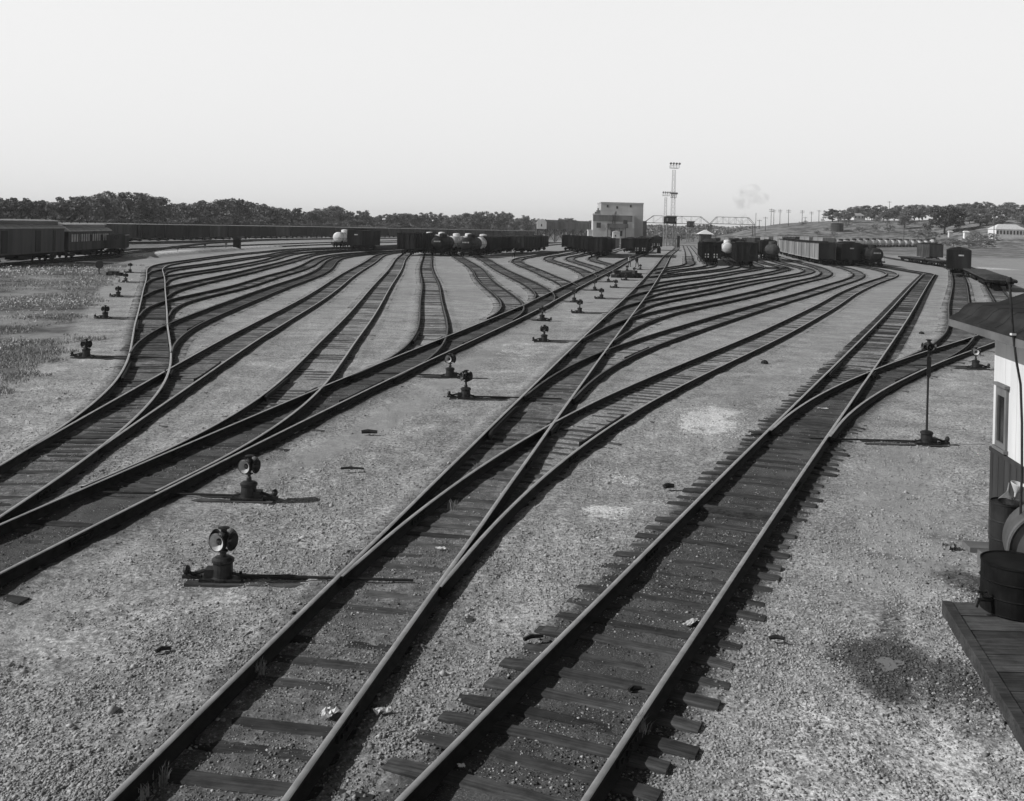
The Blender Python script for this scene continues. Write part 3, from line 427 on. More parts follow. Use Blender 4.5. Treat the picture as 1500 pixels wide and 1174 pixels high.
def track(key, label, z=0.0, tie_top=.022, cinder=.5, top='rail_top', near_ties=True, gap=.45, skip=0.0, depth=None):
    c = spline(PATHS[key], .5)
    d = np.hypot(c[:, 0], c[:, 1])
    # thin far samples
    keep = [0]
    for i in range(1, len(c)):
        if np.linalg.norm(c[i]-c[keep[-1]]) >= max(.5, d[i]*.012): keep.append(i)
    if keep[-1] != len(c)-1: keep.append(len(c)-1)
    cc = c[keep]
    o = thing('railway_track', label, 'railway track', (c[0, 0], c[0, 1], 0), 0, 'tracks of the freight yard')
    org = (c[0, 0], c[0, 1])
    for s in (-1, 1): rail_mesh(cc, s*.754, RAIL_Z + z, o, org, M[top])
    # ties
    seg = np.linalg.norm(np.diff(c, axis=0), axis=1); cum = np.concatenate([[0], np.cumsum(seg)])
    t, n = frame(c)
    pos = []; s = skip; r = random.Random(hash(key) % 1000 + len(key))
    r = random.Random(sum(map(ord, key)))
    while s < cum[-1]:
        i = min(int(np.searchsorted(cum, s)), len(c)-1)
        pos.append((c[i, 0] + t[i, 0]*0, c[i, 1], math.atan2(n[i, 1], n[i, 0]), tie_top + 0 + r.uniform(-.022, .02), r.uniform(-.08, .08), r.uniform(-.02, .02)))
        s += gap + r.uniform(-.06, .06)
    inview = [p for p in pos if p[1] > 7]
    inview.sort(key=lambda p: math.hypot(p[0], p[1]))
    lim = 100 if near_ties else 0
    for p in inview[:lim]:
        ob = bpy.data.objects.new('tie', (TIES if cinder > .56 else TIES_DUSTY)[r.randrange(6)]); COL.objects.link(ob); ob.parent = o
        a = p[2]; ob.location = (p[0] + math.cos(a)*p[4] - org[0], p[1] + math.sin(a)*p[4] - org[1], p[3] + gz(p[0], p[1])); ob.rotation_euler = (0, 0, a + p[5])
    rest = [p for p in inview[lim:] if math.hypot(p[0], p[1]) < 240]
    if rest:
        mb = MB()
        for p in rest: mb.box((p[0]-org[0], p[1]-org[1], p[3] - .08 + gz(p[0], p[1])), (2.6, .23, .16), p[2] + p[5])
        tag(mb.build('ties', M['tie_far' if cinder < .9 else 'tie'], o), kind='stuff')
    # joint bars bolted over the rail ends of the near tracks
    if key in ('ladderR', 'R1', 'T1', 'B', 'A'):
        for sd in (-1, 1):
            s = 3.0 + (5.9 if sd > 0 else 0)
            while s < min(cum[-1], 60):
                i = min(int(np.searchsorted(cum, s)), len(c)-2); q = c[i] + n[i]*sd*.754
                if q[1] > 7:
                    mb = MB(); a = math.atan2(t[i, 1], t[i, 0])
                    for w in (-1, 1):
                        mb.box((q[0]-org[0] - math.sin(a)*w*.03, q[1]-org[1] + math.cos(a)*w*.03, RAIL_Z-.172+z+.075), (.66, .028, .085), a)
                        for b in (-.24, -.08, .08, .24): mb.box((q[0]-org[0] + math.cos(a)*b - math.sin(a)*w*.052, q[1]-org[1] + math.sin(a)*b + math.cos(a)*w*.052, RAIL_Z-.172+z+.075), (.04, .03, .04), a)
                    mb.build('joint_bar', M['rail_side'], o)
                s += 11.9
    ALLTRACK.append((cc, cinder, key))
    return o
SPEC = [ # key, label, z offset, tie top, cinder, head, near ties
 ('ladderR', 'long straight lead track running from the bottom edge up to the signal tower', 0, -.007, .62, 'rail_top', True),
 ('R1', 'sooty right foreground track with bare tie ends, nearest the boarded shed', .0, .026, 1.15, 'rail_top', True),
 ('T1', 'first track curving right off the middle lead, nearest the camera', -.004, .008, .28, 'rail_top', True),
 ('T2', 'second track curving right off the middle lead', -.008, .008, .28, 'rail_dull', True),
 ('T3', 'third track curving right off the middle lead', -.004, .01, .28, 'rail_dull', False),
 ('T4', 'fourth track curving right off the middle lead', -.008, .01, .28, 'rail_dull', False),
 ('T5', 'fifth track curving right off the middle lead', -.004, .01, .28, 'rail_dull', False),
 ('T6', 'sixth track curving right off the middle lead', -.008, .01, .28, 'rail_dull', False),
 ('T7', 'seventh track curving right off the middle lead, ending under the dark open car', -.004, .01, .28, 'rail_dull', False),
 ('T8', 'eighth track curving right off the middle lead, under the dark hopper cars', -.008, .01, .28, 'rail_dull', False),
 ('T9', 'short empty track bending up beside the signal tower, last off the middle lead', -.012, .01, .28, 'rail_dull', False),
 ('R2', 'track branching right behind the tall switch target towards the shed roof', -.004, .012, 1.0, 'rail_top', True),
 ('R3', 'track under the round-roofed boxcar near the shed roof', -.008, .02, .5, 'rail_dull', True),
 ('R4', 'track carrying the low flat car beyond the shed roof', -.003, .01, .5, 'rail_dull', False),
 ('B', 'left lead track rising from the left edge toward the two standing men', 0, .0, .95, 'rail_top', True),
 ('TB1', 'broad track leaving the left lead first, straight to the lone dark boxcar', -.004, .008, .28, 'rail_top', True),
 ('TB2', 'track leaving the left lead in a tight upward bend to the dark tank car', -.008, .008, .28, 'rail_dull', True),
 ('TB3', 'third track leaving the left lead, to the tank car with a pale ring', -.012, .015, .28, 'rail_dull', False),
 ('TB4', 'fourth track leaving the left lead, to the gondola end', -.006, .015, .28, 'rail_dull', False),
 ('TB5', 'fifth track leaving the left lead, past the man standing alone', -.010, .01, .28, 'rail_dull', False),
 ('TB6', 'sixth track leaving the left lead, hairpin shape in view', -.014, .01, .28, 'rail_dull', False),
 ('TB7', 'seventh track leaving the left lead, hairpin shape in view', -.006, .01, .28, 'rail_dull', False),
 ('TB8', 'eighth track leaving the left lead, just before the two men', -.010, .01, .28, 'rail_dull', False),
 ('A', 'far left lead track with the row of switch stands in the weeds beside it', -.006, .006, .62, 'rail_top', True),
 ('A1', 'first track branching right from the far left lead, across the lower left corner', -.010, .006, .55, 'rail_top', True),
 ('A2', 'second track branching right from the far left lead', -.003, .015, .7, 'rail_dull', False),
 ('A3', 'third track branching right from the far left lead', -.010, .01, .45, 'rail_dull', False),
 ('A4', 'fourth track branching right from the far left lead', -.003, .01, .6, 'rail_dull', False),
 ('A5', 'fifth track branching right from the far left lead', -.013, .01, .5, 'rail_dull', False),
 ('A6', 'sixth track branching right from the far left lead, last before its end', -.016, .01, .5, 'rail_dull', False),
]
def pxline(pts): return [tuple(at(x, y, None, .2).xy) for x, y in pts]
PATHS['M1'] = pxline([(-30, 388), (60, 383), (143, 377.5), (195, 371), (250, 368), (300, 365.5), (400, 361), (520, 356.5), (700, 351)])
PATHS['M2'] = pxline([(120, 372), (192, 364.8), (260, 362.5), (400, 357.5), (520, 354), (700, 349.5)])
cy = [(-53.0, 96), (-53.9, 106), (-55.4, 124), (-57.1, 142), (-60.5, 170), (-66, 205), (-70, 240), (-70.5, 280)]
PATHS['MC'] = cy
SPEC += [('M1', 'main line track passing in front of the pale gravel bank at far left', 0, .02, .5, 'rail_top', False),
         ('M2', 'main line track under the short dark gondola behind the coaches', 0, .02, .5, 'rail_top', False),
         ('MC', 'track under the two old passenger coaches at the left edge', -.01, .02, .5, 'rail_dull', False)]
row = [(-97, 150), (-90, 195), (-83, 228), (-78.5, 270), (-74, 315), (-65, 365), (-52, 415), (-31, 480), (-8, 550), (14, 620)]
PATHS['MR'] = row
SPEC += [('MR', 'long curving track under the endless line of dark boxcars', 0, .02, .5, 'rail_dull', False)]
TRACKS = {}
for sp in SPEC: TRACKS[sp[0]] = track(*sp)
c_ = spline(PATHS['R1'], .25); q_ = at(1079, 753, None, .05); i_ = int(np.hypot(c_[:, 0]-q_.x, c_[:, 1]-q_.y).argmin()); t_, n_ = frame(c_); par_ = TRACKS['R1']
mb = MB(); mb.box((c_[i_, 0]-par_.location.x, c_[i_, 1]-par_.location.y, .05), (1.34, .2, .13), math.atan2(n_[i_, 1], n_[i_, 0])); mb.build('raised_tie', M['tie'], par_)
# guard rails and frogs where a branch crosses the lead's inner rail
def frog(lead, branch, side):
    a, b = spline(PATHS[lead], .25), spline(PATHS[branch], .25)
    ta, na = frame(a); tb, nb = frame(b)
    A, Bq = a + na*.754*side, b - nb*.754*side
    lo = 24
    D = np.hypot(A[:, None, 0]-Bq[None, lo:, 0], A[:, None, 1]-Bq[None, lo:, 1]); i, j = np.unravel_index(D.argmin(), D.shape); j += lo
    for c_, t_, n_, k, off, par in ((a, ta, na, i, -side*(.754-.115), TRACKS[lead]), (b, tb, nb, j, side*(.754-.115), TRACKS[branch])):
        k0, k1 = max(k-8, 0), min(k+9, len(c_)-1); q = c_[k0:k1] + n_[k0:k1]*off
        fl = np.zeros(len(q)); fl[0] = fl[-1] = -.05*np.sign(off); fl[1] = fl[-2] = -.015*np.sign(off)
        q = q + n_[k0:k1]*fl[:, None]
        m = MB()
        for u, v in zip(q[:-1], q[1:]): m.bar((u[0]-par.location.x, u[1]-par.location.y, .12), (v[0]-par.location.x, v[1]-par.location.y, .12), .06, .14)
        m.build('guard_rail', M['rail_side'], par)
    par = TRACKS[lead]; p = A[i]; ang = math.atan2(ta[i, 1], ta[i, 0]); m = MB()
    m.box((p[0]-par.location.x, p[1]-par.location.y, .06), (1.6, .34, .05), ang)
    for w in (-1, 1): m.box((p[0]-par.location.x - math.sin(ang)*w*.1 - math.cos(ang)*.7, p[1]-par.location.y + math.cos(ang)*w*.1 - math.sin(ang)*.7, .13), (1.1, .05, .13), ang + w*.05)
    m.build('frog', M['rail_side'], par)
for lead, branch, side in (('ladderR', 'T1', 1), ('ladderR', 'T2', 1), ('ladderR', 'T3', 1), ('R1', 'R2', 1), ('B', 'TB1', -1), ('B', 'TB2', -1), ('A', 'A1', 1), ('A', 'A2', 1)): frog(lead, branch, side)
# ------------------------------------------------------------------ ground: one graded sheet to the horizon
PTS = []
for cc, ci, key in ALLTRACK:
    f = spline(cc, .5) if len(cc) > 3 else cc
    cs = np.full(len(f), ci)
    if key == 'R1': cs = ci - .75*sst(27, 42, f[:, 1])
    if key == 'R2': cs = ci - .35*sst(30, 60, f[:, 1])
    PTS.append(np.column_stack([f, cs, np.full(len(f), 1.0 if key == 'R1' else 0.0)]))
PTS = np.vstack(PTS)
BARE = {}      # points whose nearest track has its tie ends uncovered
def soot_field(X, Y):
    """how close each ground point lies to a track, times that track's soot: bucket search."""
    out = np.zeros(len(X)); near = np.full(len(X), 99.0); BARE['f'] = bare = np.zeros(len(X))
    cell = 2.0
    from collections import defaultdict
    B = defaultdict(list)
    for i, (x, y) in enumerate(zip(np.floor(PTS[:, 0]/cell).astype(int), np.floor(PTS[:, 1]/cell).astype(int))): B[(x, y)].append(i)
    gx, gy = np.floor(X/cell).astype(int), np.floor(Y/cell).astype(int)
    key = gx.astype(np.int64)*1000003 + gy
    order = np.argsort(key, kind='stable'); ks = key[order]
    st = np.flatnonzero(np.concatenate([[True], ks[1:] != ks[:-1]])); en = np.concatenate([st[1:], [len(ks)]])
    for a, b in zip(st, en):
        idx = order[a:b]; cx, cy_ = gx[idx[0]], gy[idx[0]]
        cand = []
        for dx in (-1, 0, 1):
            for dy in (-1, 0, 1): cand += B.get((cx+dx, cy_+dy), [])
        if not cand: continue
        P = PTS[cand]
        d = np.hypot(X[idx][:, None]-P[None, :, 0], Y[idx][:, None]-P[None, :, 1])
        w = P[None, :, 2]*(1-sst(.75, 1.6, d))
        out[idx] = w.max(1); near[idx] = d.min(1); bare[idx] = P[d.argmin(1), 3]
    return out, near
def ell(X, Y, px, py, rx, ry, soft=1.0):
    """soft ellipse on the ground round the point seen at (px, py); radii in metres across and along the view."""
    c = at(px, py)
    d = np.hypot((X-c.x)/rx, (Y-c.y)/ry)
    return 1 - sst(1-.5*soft, 1+.5*soft, d)
def seg_band(X, Y, pts, w):
    P = np.array([at(*p).xy for p in pts]); best = np.full(X.shape, 99.)
    for a, b in zip(P[:-1], P[1:]):
        d = b-a; t = np.clip(((X-a[0])*d[0] + (Y-a[1])*d[1])/(d@d), 0, 1)
        best = np.minimum(best, np.hypot(X-a[0]-t*d[0], Y-a[1]-t*d[1]))
    return 1 - sst(w*.5, w*1.3, best)
GRASS_EDGE = [tuple(at(x, y).xy) for x, y in ((-120, 660), (-20, 615), (40, 560), (95, 520), (125, 470), (150, 430), (168, 400), (205, 386))]
def grass_side(X, Y):
    """>0 inside the weedy field at left: metres left of its edge."""
    P = np.array(GRASS_EDGE); ys = P[:, 1]; xs = P[:, 0]
    o = np.argsort(ys); e = np.interp(Y, ys[o], xs[o])
    return (e - X)*(1 - sst(ys.max()-4, ys.max()+2, Y))
def near_relief(X, Y, near, bare):
    fade = 1 - sst(25, 70, Y)
    h = vnoise(X*.9, Y*.9)*.07 + vnoise(X*2.7+7, Y*2.7)*.035 + vnoise(X*7+3, Y*7)*.022 + vnoise(X*17, Y*17+5)*.014
    flat = .6 + .4*sst(1.0, 2.2, near)
    h = h*(1 - ell(X, Y, 1303, 972, .42, .42))
    return h*flat*(.25 + .75*fade) - .012 + .014*(1 - sst(.62, .8, near)) + .034*sst(.8, .95, near)*(1 - sst(1.15, 1.5, near))*(1 - bare) + .012*bare*(1 - sst(.62, .8, near))
def build_ground():
    th_in = np.linspace(-.62, .62, 600); th_out = np.concatenate([-(.62 + np.cumsum(np.full(34, .025)))[::-1], th_in, .62 + np.cumsum(np.full(34, .025))])
    ys = [4.0]
    while ys[-1] < 6000: ys.append(ys[-1]*(1.0072 if ys[-1] < 60 else 1.011 if ys[-1] < 700 else 1.06))
    ys = np.array(ys); A, Bm = np.meshgrid(th_out, ys); X = (A*Bm).ravel(); Y = Bm.ravel()
    soot, near = soot_field(X, Y)
    Z = terrain(X, Y) + near_relief(X, Y, near, BARE['f'])
    # raised gravel bank beside the main line
    bank = seg_band(X, Y, [(190, 378), (240, 374), (300, 369), (340, 366), (400, 362.5)], 2.2)*sst(1.2, 2.2, near)
    Z = Z + bank*.5
    gs = grass_side(X, Y); grassy = sst(-.8, 1.6, gs)
    # far land is rough pasture
    th = X/Y
    grassy = np.maximum(grassy, sst(235, 330, Y)*sst(.27, .34, th)*.8)
    grassy = np.maximum(grassy, sst(440, 560, Y))
    grassy = np.maximum(grassy, sst(-.22, -.3, th)*sst(140, 180, Y)*.6)
    grassy *= sst(1.0, 2.0, near)
    dirt = np.maximum.reduce([seg_band(X, Y, [(-20, 925), (80, 850), (200, 770), (320, 715), (420, 680), (520, 640), (600, 590), (700, 520), (800, 455)], .62),
        .9*seg_band(X, Y, [(1300, 840), (1330, 760), (1290, 700), (1330, 660)], 1.0), .6*seg_band(X, Y, [(640, 720), (720, 640), (760, 600)], .35),
        .55*seg_band(X, Y, [(1040, 600), (1150, 540), (1260, 470), (1340, 400)], .5)])
    dirt = np.maximum(dirt, .75*sst(45, 90, Y))
    rub = np.maximum.reduce([1.0*ell(X, Y, 1042, 616, 1.6, 2.8, 1.5), 1.0*ell(X, Y, 900, 748, .9, .5, 1.5), .8*ell(X, Y, 905, 700, .5, .5), .7*ell(X, Y, 148, 620, .6, 1.2), .8*ell(X, Y, 655, 746, .3, .4),
        .5*ell(X, Y, 770, 510, 1.6, 5, 1.6), .5*ell(X, Y, 850, 465, 1.5, 9, 1.6), .6*ell(X, Y, 1190, 402, 6, 8, 1.4), .6*ell(X, Y, 1130, 703, .4, .6), .7*ell(X, Y, 1300, 1130, 3.2, 1.6, 1.2), .5*ell(X, Y, 930, 590, .8, 1.5)*0,
        .9*bank, .95*ell(X, Y, 1412, 364, 14, 30), .8*ell(X, Y, 1465, 366, 16, 18), .8*ell(X, Y, 1440, 393, 6, 10), .7*ell(X, Y, 1330, 372, 8, 18), .4*ell(X, Y, 660, 397, 2.5, 8, 1.5), .6*seg_band(X, Y, [(1190, 500), (1240, 450), (1330, 402)], 1.0)*0])
    oil = np.maximum.reduce([ell(X, Y, 1298, 965, .62, .78, 1.1), .55*seg_band(X, Y, [(1302, 985), (1303, 930), (1312, 872)], .2)*(1-sst(14.2, 16.4, Y))*1.2, .5*ell(X, Y, 1330, 985, .9, 1.3, 1.6), ell(X, Y, 1262, 962, .55, .22, 1.2)*.8, ell(X, Y, 1300, 1008, .34, .5, 1.2)*.9, ell(X, Y, 1395, 1000, .5, .8, 1)*.75, ell(X, Y, 1420, 850, .55, .7, 1)*.7, ell(X, Y, 1385, 790, .45, .3)*.5, ell(X, Y, 1300, 815, .5, .22)*.55, ell(X, Y, 1440, 1070, .35, .35)*.6])
    oil = np.clip(oil + soot*0, 0, 1)
    sand = sst(1.3, 2.4, near)
    # darker fringe round the tracks at the near left, under the coaches too
    soot = np.maximum(soot, .8*seg_band(X, Y, [(-30, 392), (60, 388), (150, 383)], 3.5))
    nx, ny = len(th_out), len(ys)
    i = np.arange((ny-1)*nx).reshape(ny-1, nx)[:, :-1].ravel()
    F = np.column_stack([i, i+1, i+nx+1, i+nx])
    V = np.column_stack([X, Y, Z])
    o = np_mesh('ground', V, F, M['ground'], None, dict(cinder=soot, dirt=dirt*sand, rubble=rub*sand, grassy=grassy, oil=oil), True)
    tag(o, 'gravel and cinder floor of the railway yard', 'ground', None, 'structure')
build_ground()
# ------------------------------------------------------------------ loose stones, one heap of stuff
def stones():
    N = 300000
    # denser close to the camera: sample distance with p(Y) ~ 1/Y
    Y = 8.6*np.exp(nrg.random(N)*math.log(34/8.6)); th = nrg.uniform(-.56, .56, N); X = th*Y
    keep = nrg.random(N) < np.clip(1.15 - (Y-9)/40, .3, 1)
    X, Y = X[keep], Y[keep]
    soot, near = soot_field(X, Y); bare = BARE['f']
    dirt = seg_band(X, Y, [(-20, 925), (80, 850), (200, 770), (320, 715), (420, 680), (520, 640), (600, 590)], .62)
    patch = vnoise(X*.55+20, Y*.55)*1.3 + vnoise(X*1.9, Y*1.9+3)*.8
    p = (.75 + patch)*(1-.9*dirt)*np.where(near < 1.25, .8, 1.0)
    k = nrg.random(len(X)) < p
    X, Y, soot, near, bare = X[k], Y[k], soot[k], near[k], bare[k]
    n = len(X)
    sz = np.exp(nrg.normal(-4.25, .40, n)); sz = np.clip(sz, .006, .045)
    big = nrg.random(n) < .004; sz[big] *= 2.1; sz[near < .7] *= .8
    Z = terrain(X, Y) + near_relief(X, Y, near, bare)
    O = np.array([(1, 0, 0), (-1, 0, 0), (0, 1, 0), (0, -1, 0), (0, 0, 1), (0, 0, -1)], float)
    OF = np.array([(0, 2, 4), (2, 1, 4), (1, 3, 4), (3, 0, 4), (2, 0, 5), (1, 2, 5), (3, 1, 5), (0, 3, 5)])
    V = O[None]*nrg.uniform(.55, 1.25, (n, 6, 1)) + nrg.normal(0, .18, (n, 6, 3))
    V[:, :, 2] *= .72
    a = nrg.uniform(0, 6.28, n); ca, sa = np.cos(a)[:, None], np.sin(a)[:, None]
    x = V[:, :, 0]*ca - V[:, :, 1]*sa; y = V[:, :, 0]*sa + V[:, :, 1]*ca
    V = np.stack([x, y, V[:, :, 2]], 2)*sz[:, None, None]
    V[:, :, 0] += X[:, None]; V[:, :, 1] += Y[:, None]; V[:, :, 2] += (Z + sz*.05)[:, None]
    F = (OF[None] + (np.arange(n)*6)[:, None, None]).reshape(-1, 3)
    oilc = at(1300, 965); od = np.hypot((X-oilc.x)/.8, (Y-oilc.y)/.8)
    oil2 = np.maximum.reduce([ell(X, Y, 1395, 1000, .6, .9, 1)*.8, ell(X, Y, 1304, 930, .3, .8, 1.4)*.5, ell(X, Y, 1420, 850, .6, .8, 1)*.8, ell(X, Y, 1300, 1008, .4, .6, 1)])
    pale = np.maximum.reduce([ell(X, Y, 1042, 616, 1.5, 2.6, .8), ell(X, Y, 905, 748, .75, .55, .8), ell(X, Y, 905, 700, .5, .5)*.7])
    dirty = np.maximum(np.clip(soot*1.1, 0, 1)*(nrg.random(n) < .72), np.where(np.maximum(1-sst(.5, 1.3, od), oil2) > nrg.random(n), .85, 0))
    dirty = np.where(pale*(.4 + nrg.random(n)) > .5, -.8, dirty)
    o = np_mesh('ballast_stones', V.reshape(-1, 3), F, M['stone'], None, dict(dirty=np.repeat(dirty, 6)))
    tag(o, 'loose grey ballast stones strewn over the near ground', 'ballast', None, 'stuff')
stones()
# ------------------------------------------------------------------ switch stands
def switch_stand(loc, label, side=1, rod=2.2, yaw=0.0, h=.82, tall=False, ties=True, rz=0.0, disc='disc_white'):
    """side: +1 lever to the left and track to the right."""
    o = thing('switch_stand', label, 'switch stand', (loc[0], loc[1], gz(loc[0], loc[1])), rz, 'switch stands of the yard')
    b = MB()
    b.lathe([(.19, .0), (.19, .05), (.15, .07), (.145, .26), (.165, .28), (.165, .32), (.12, .35), (.06, .36)], n=20)
    b.box((-.1*side, 0, .1), (.3, .2, .16)); b.box((0, 0, .03), (.62, .34, .05))
    for s in (-1, 1): b.cyl((.24*s, .11, .05), (.24*s, .11, .1), .025, n=6)
    b.build('stand_base', M['iron'], o)
    top = h if not tall else 2.75
    lamp_z = top - .27
    s = MB()
    if tall:
        s.cyl((0, 0, .35), (0, 0, lamp_z-.05), .03, .026, n=10)
    else:
        s.lathe([(.05, .34), (.05, .42), (.032, .45), (.032, lamp_z-.11), (.075, lamp_z-.1), (.075, lamp_z-.085), (.03, lamp_z-.07), (.05, lamp_z-.02)], n=12)
    s.build('spindle', M['iron'], o)
    if tall:
        t = MB(); out = [(-.0, 0), (.055, .05), (.06, .5), (.05, .56), (-.05, .56), (-.06, .5), (-.055, .05)]
        t.prism(out, lambda p, q: (p, -.035, lamp_z-.75+q), lambda p, q: (p, -.03, lamp_z-.75+q)); t.build('target_blade', M['iron'], o)
    l = MB(); l.lathe([(.055, lamp_z-.03), (.085, lamp_z-.01), (.09, lamp_z+.15), (.07, lamp_z+.18), (.045, lamp_z+.195), (.045, lamp_z+.23), (.085, lamp_z+.245), (.085, lamp_z+.258), (.02, lamp_z+.27)], n=16)
    lamp = l.build('lamp', M['iron'], o)
    R = .135 if not tall else .1
    for k in range(4):
        a = yaw + k*math.pi/2; d = Vector((math.cos(a), math.sin(a), 0)); c = Vector((0, 0, lamp_z+.07)) + d*.10
        T = MB(); n = 22; q = d.to_track_quat('Z', 'Y').to_matrix()
        # a shallow dish with a rolled rim: white inside, black behind
        prof = [(.045, .0), (R*.72, .045), (R*.93, .072)]
        P = [q @ Vector((r*math.cos(6.2832*i/n), r*math.sin(6.2832*i/n), z)) + c for r, z in prof for i in range(n)]
        T.add(P, [(j*n+i, j*n+(i+1) % n, (j+1)*n+(i+1) % n, (j+1)*n+i) for j in range(2) for i in range(n)], 1 if k % 2 == 0 else 0)
        P2 = [q @ Vector((r*math.cos(6.2832*i/n), r*math.sin(6.2832*i/n), z-.008)) + c for r, z in [(.02, -.004), (R*.72, .038), (R+.006, .07), (R*.9, .082)] for i in range(n)]
        T.add(P2, [(j*n+i, j*n+(i+1) % n, (j+1)*n+(i+1) % n, (j+1)*n+i) for j in range(3) for i in range(n)], 0)
        T.build('target_disc', [M['iron'], M[disc]], o)
        L = MB(); L.lathe([(.043, -.01), (.04, .012), (.026, .028), (.008, .036)], c=c, n=14, M=q); L.build('lens', M['lens'], lamp, (0, 0, 0))
    v = MB(); sg = -side
    v.tube([(.14*sg, -.02, .15), (.28*sg, -.03, .14), (.42*sg, -.05, .1), (.5*sg, -.06, .13)], [.035, .03, .028, .024]); v.box((.44*sg, -.05, .06), (.28, .08, .05))
    lev = v.build('hand_lever', M['iron'], o)
    w = MB(); w.lathe([(.03, -.05), (.062, -.03), (.075, 0), (.062, .03), (.03, .05)], c=(.52*sg, -.06, .16), n=14, M=Matrix.Rotation(R_(90), 3, 'Y')); w.build('lever_weight', M['iron'], lev)
    if ties:
        for dy in (-.17, .17):
            t = MB(); t.box(((rod/2-.2)*side, dy, -.036), (rod+.6, .18, .1), R_(rng.uniform(-1, 1))); t.build('head_tie', M['tie'], o)
        r = MB(); r.tube([(.1*side, -.02, .13), (.3*side, -.01, .075), (rod*side, 0, .075), ((rod+1.5)*side, 0, .07)], .022); r.build('throw_rod', M['iron'], o)
    return o
def stand_at(px, py, label, **k):
    p = at(px, py); return switch_stand((p.x, p.y), label, **k)
D = R_(-112)
stand_at(326, 850, 'large nearest switch stand in the foreground with a pale dish target beside the middle lead', side=1, rod=1.35, yaw=D, h=.80)
stand_at(364, 732, 'switch stand with a pale-rimmed dish facing out, second nearest, by the left lead', side=-1, rod=1.3, yaw=D, h=.86)
stand_at(682, 584, 'dark-targeted switch stand in front of another one between the two leads', side=1, rod=1.5, yaw=R_(-60), h=.90, disc='iron')
stand_at(659, 553, 'switch stand with a pale ring target just behind the dark-targeted one', side=-1, rod=1.4, yaw=D, h=.86)
for px, py, lab, sd, hh in [(797, 501, 'dark switch stand on pale gravel, third along the middle lead', 1, .82), (794, 470, 'tall slim switch stand standing just above another, by the left lead', -1, .85),
        (849, 459, 'switch stand by the middle lead in front of two small stands', 1, .9), (841, 443, 'slim switch stand at the edge of the left lead, between two lone stands', -1, 1.0),
        (881, 438, 'switch stand next to the middle lead, fourth of its line', 1, .85), (871, 426, 'thin switch stand near the left lead below the hairpin tracks', -1, 1.0),
        (902, 422, 'switch stand by the middle lead left of the dark heap', 1, .8), (891, 413.5, 'thin switch stand left of the dark heap by the left lead', -1, .9),
        (917, 411, 'tiny switch stand directly in front of the dark heap', 1, .7), (918.5, 397.5, 'tiny switch stand under the man in the light shirt', -1, .8),
        (929, 401.5, 'tiny switch stand right of the dark heap', 1, .85), (938, 395.5, 'tiny switch stand right of the two men, last by the middle lead', 1, .8)]:
    stand_at(px, py, lab, side=sd, rod=1.4, yaw=D, h=hh, disc='iron')
for px, py, lab, hh in [(126, 524, 'nearest switch stand at the grassy far left lead', .72), (154, 467, 'switch stand by the far left lead, second up from the weeds', .72), (173, 435, 'switch stand by the far left lead, third up', .75),
        (184, 414, 'switch stand by the far left lead, fourth up', .8), (190.5, 400, 'switch stand by the far left lead, top of its row', 1.0)]:
    stand_at(px, py, lab, side=1, rod=1.9, yaw=D, h=hh, disc='iron')
for px, py, lab in [(260, 373.5, 'small switch stand on the gravel bank in front of the boxcars, leftmost there'), (300, 367.5, 'small switch stand on the gravel bank, middle of three'), (331, 365.5, 'small switch stand on the gravel bank next to the dark relay box')]:
    stand_at(px, py, lab, side=-1, rod=1.2, yaw=D, h=1.2, disc='iron')
stand_at(1357, 651, 'tall pole switch target with lamp on top near the shed', side=-1, rod=1.55, yaw=R_(-95), tall=True, disc='iron')
stand_at(1429, 540, 'switch stand right beside the shed wall, half behind the eave', side=-1, rod=1.6, yaw=D, h=.9)
# ------------------------------------------------------------------ freight cars: local +Y is the far end, z from the ground (rail top at .2)
def truck(parent, y, wheels=True, half=.85):
    m = MB()
    for s in (-1, 1):
        m.prism([(-half-.2, .62), (-half+.1, .78), (0, .92), (half-.1, .78), (half+.2, .62), (half+.2, .5), (half-.35, .48), (.3, .38), (-.3, .38), (-half+.35, .48), (-half-.2, .5)],
                lambda p, q: (s*.98, y+p, q), lambda p, q: (s*1.08, y+p, q))
        for k in range(3): m.cyl((s*1.03, y-.16+.16*k, .42), (s*1.03, y-.16+.16*k, .78), .055, n=6)
    m.box((0, y, .72), (2.1, .32, .22))
    t = m.build('truck', M['underframe'], parent)
    for k in (-1, 1):
        if wheels:
            for s in (-1, 1):
                w = MB(); w.lathe([(.40, -.07), (.42, -.05), (.42, .03), (.45, .05), (.45, .07), (.1, .075)], c=(s*.755, y+k*half, .62), n=14, M=Matrix.Rotation(R_(-90*s), 3, 'Y')); w.build('wheel', M['underframe'], t)
    for k in (-1, 1):
        a = MB(); a.cyl((-.9, y+k*half, .62), (.9, y+k*half, .62), .08, n=8); a.build('axle', M['underframe'], t)
    return t
def couplers(parent, L):
    for s in (-1, 1):
        m = MB(); m.bar((0, s*(L/2-.2), 1.02), (0, s*(L/2+.45), 1.02), .16, .2); m.box((.04, s*(L/2+.5), 1.02), (.32, .26, .3)); m.build('coupler', M['underframe'], parent)
def ladder(parent, x, y, z0, z1, nx=0, ny=1, mat='car_black', n=6):
    m = MB(); w = .2
    for k in range(n):
        z = z0 + (z1-z0)*k/(n-1); m.bar((x-w*abs(ny), y-w*abs(nx), z), (x+w*abs(ny), y+w*abs(nx), z), .03)
    for s in (-1, 1): m.bar((x+s*w*abs(ny), y+s*w*abs(nx), z0), (x+s*w*abs(ny), y+s*w*abs(nx), z1), .03)
    return m.build('ladder', M[mat], parent)
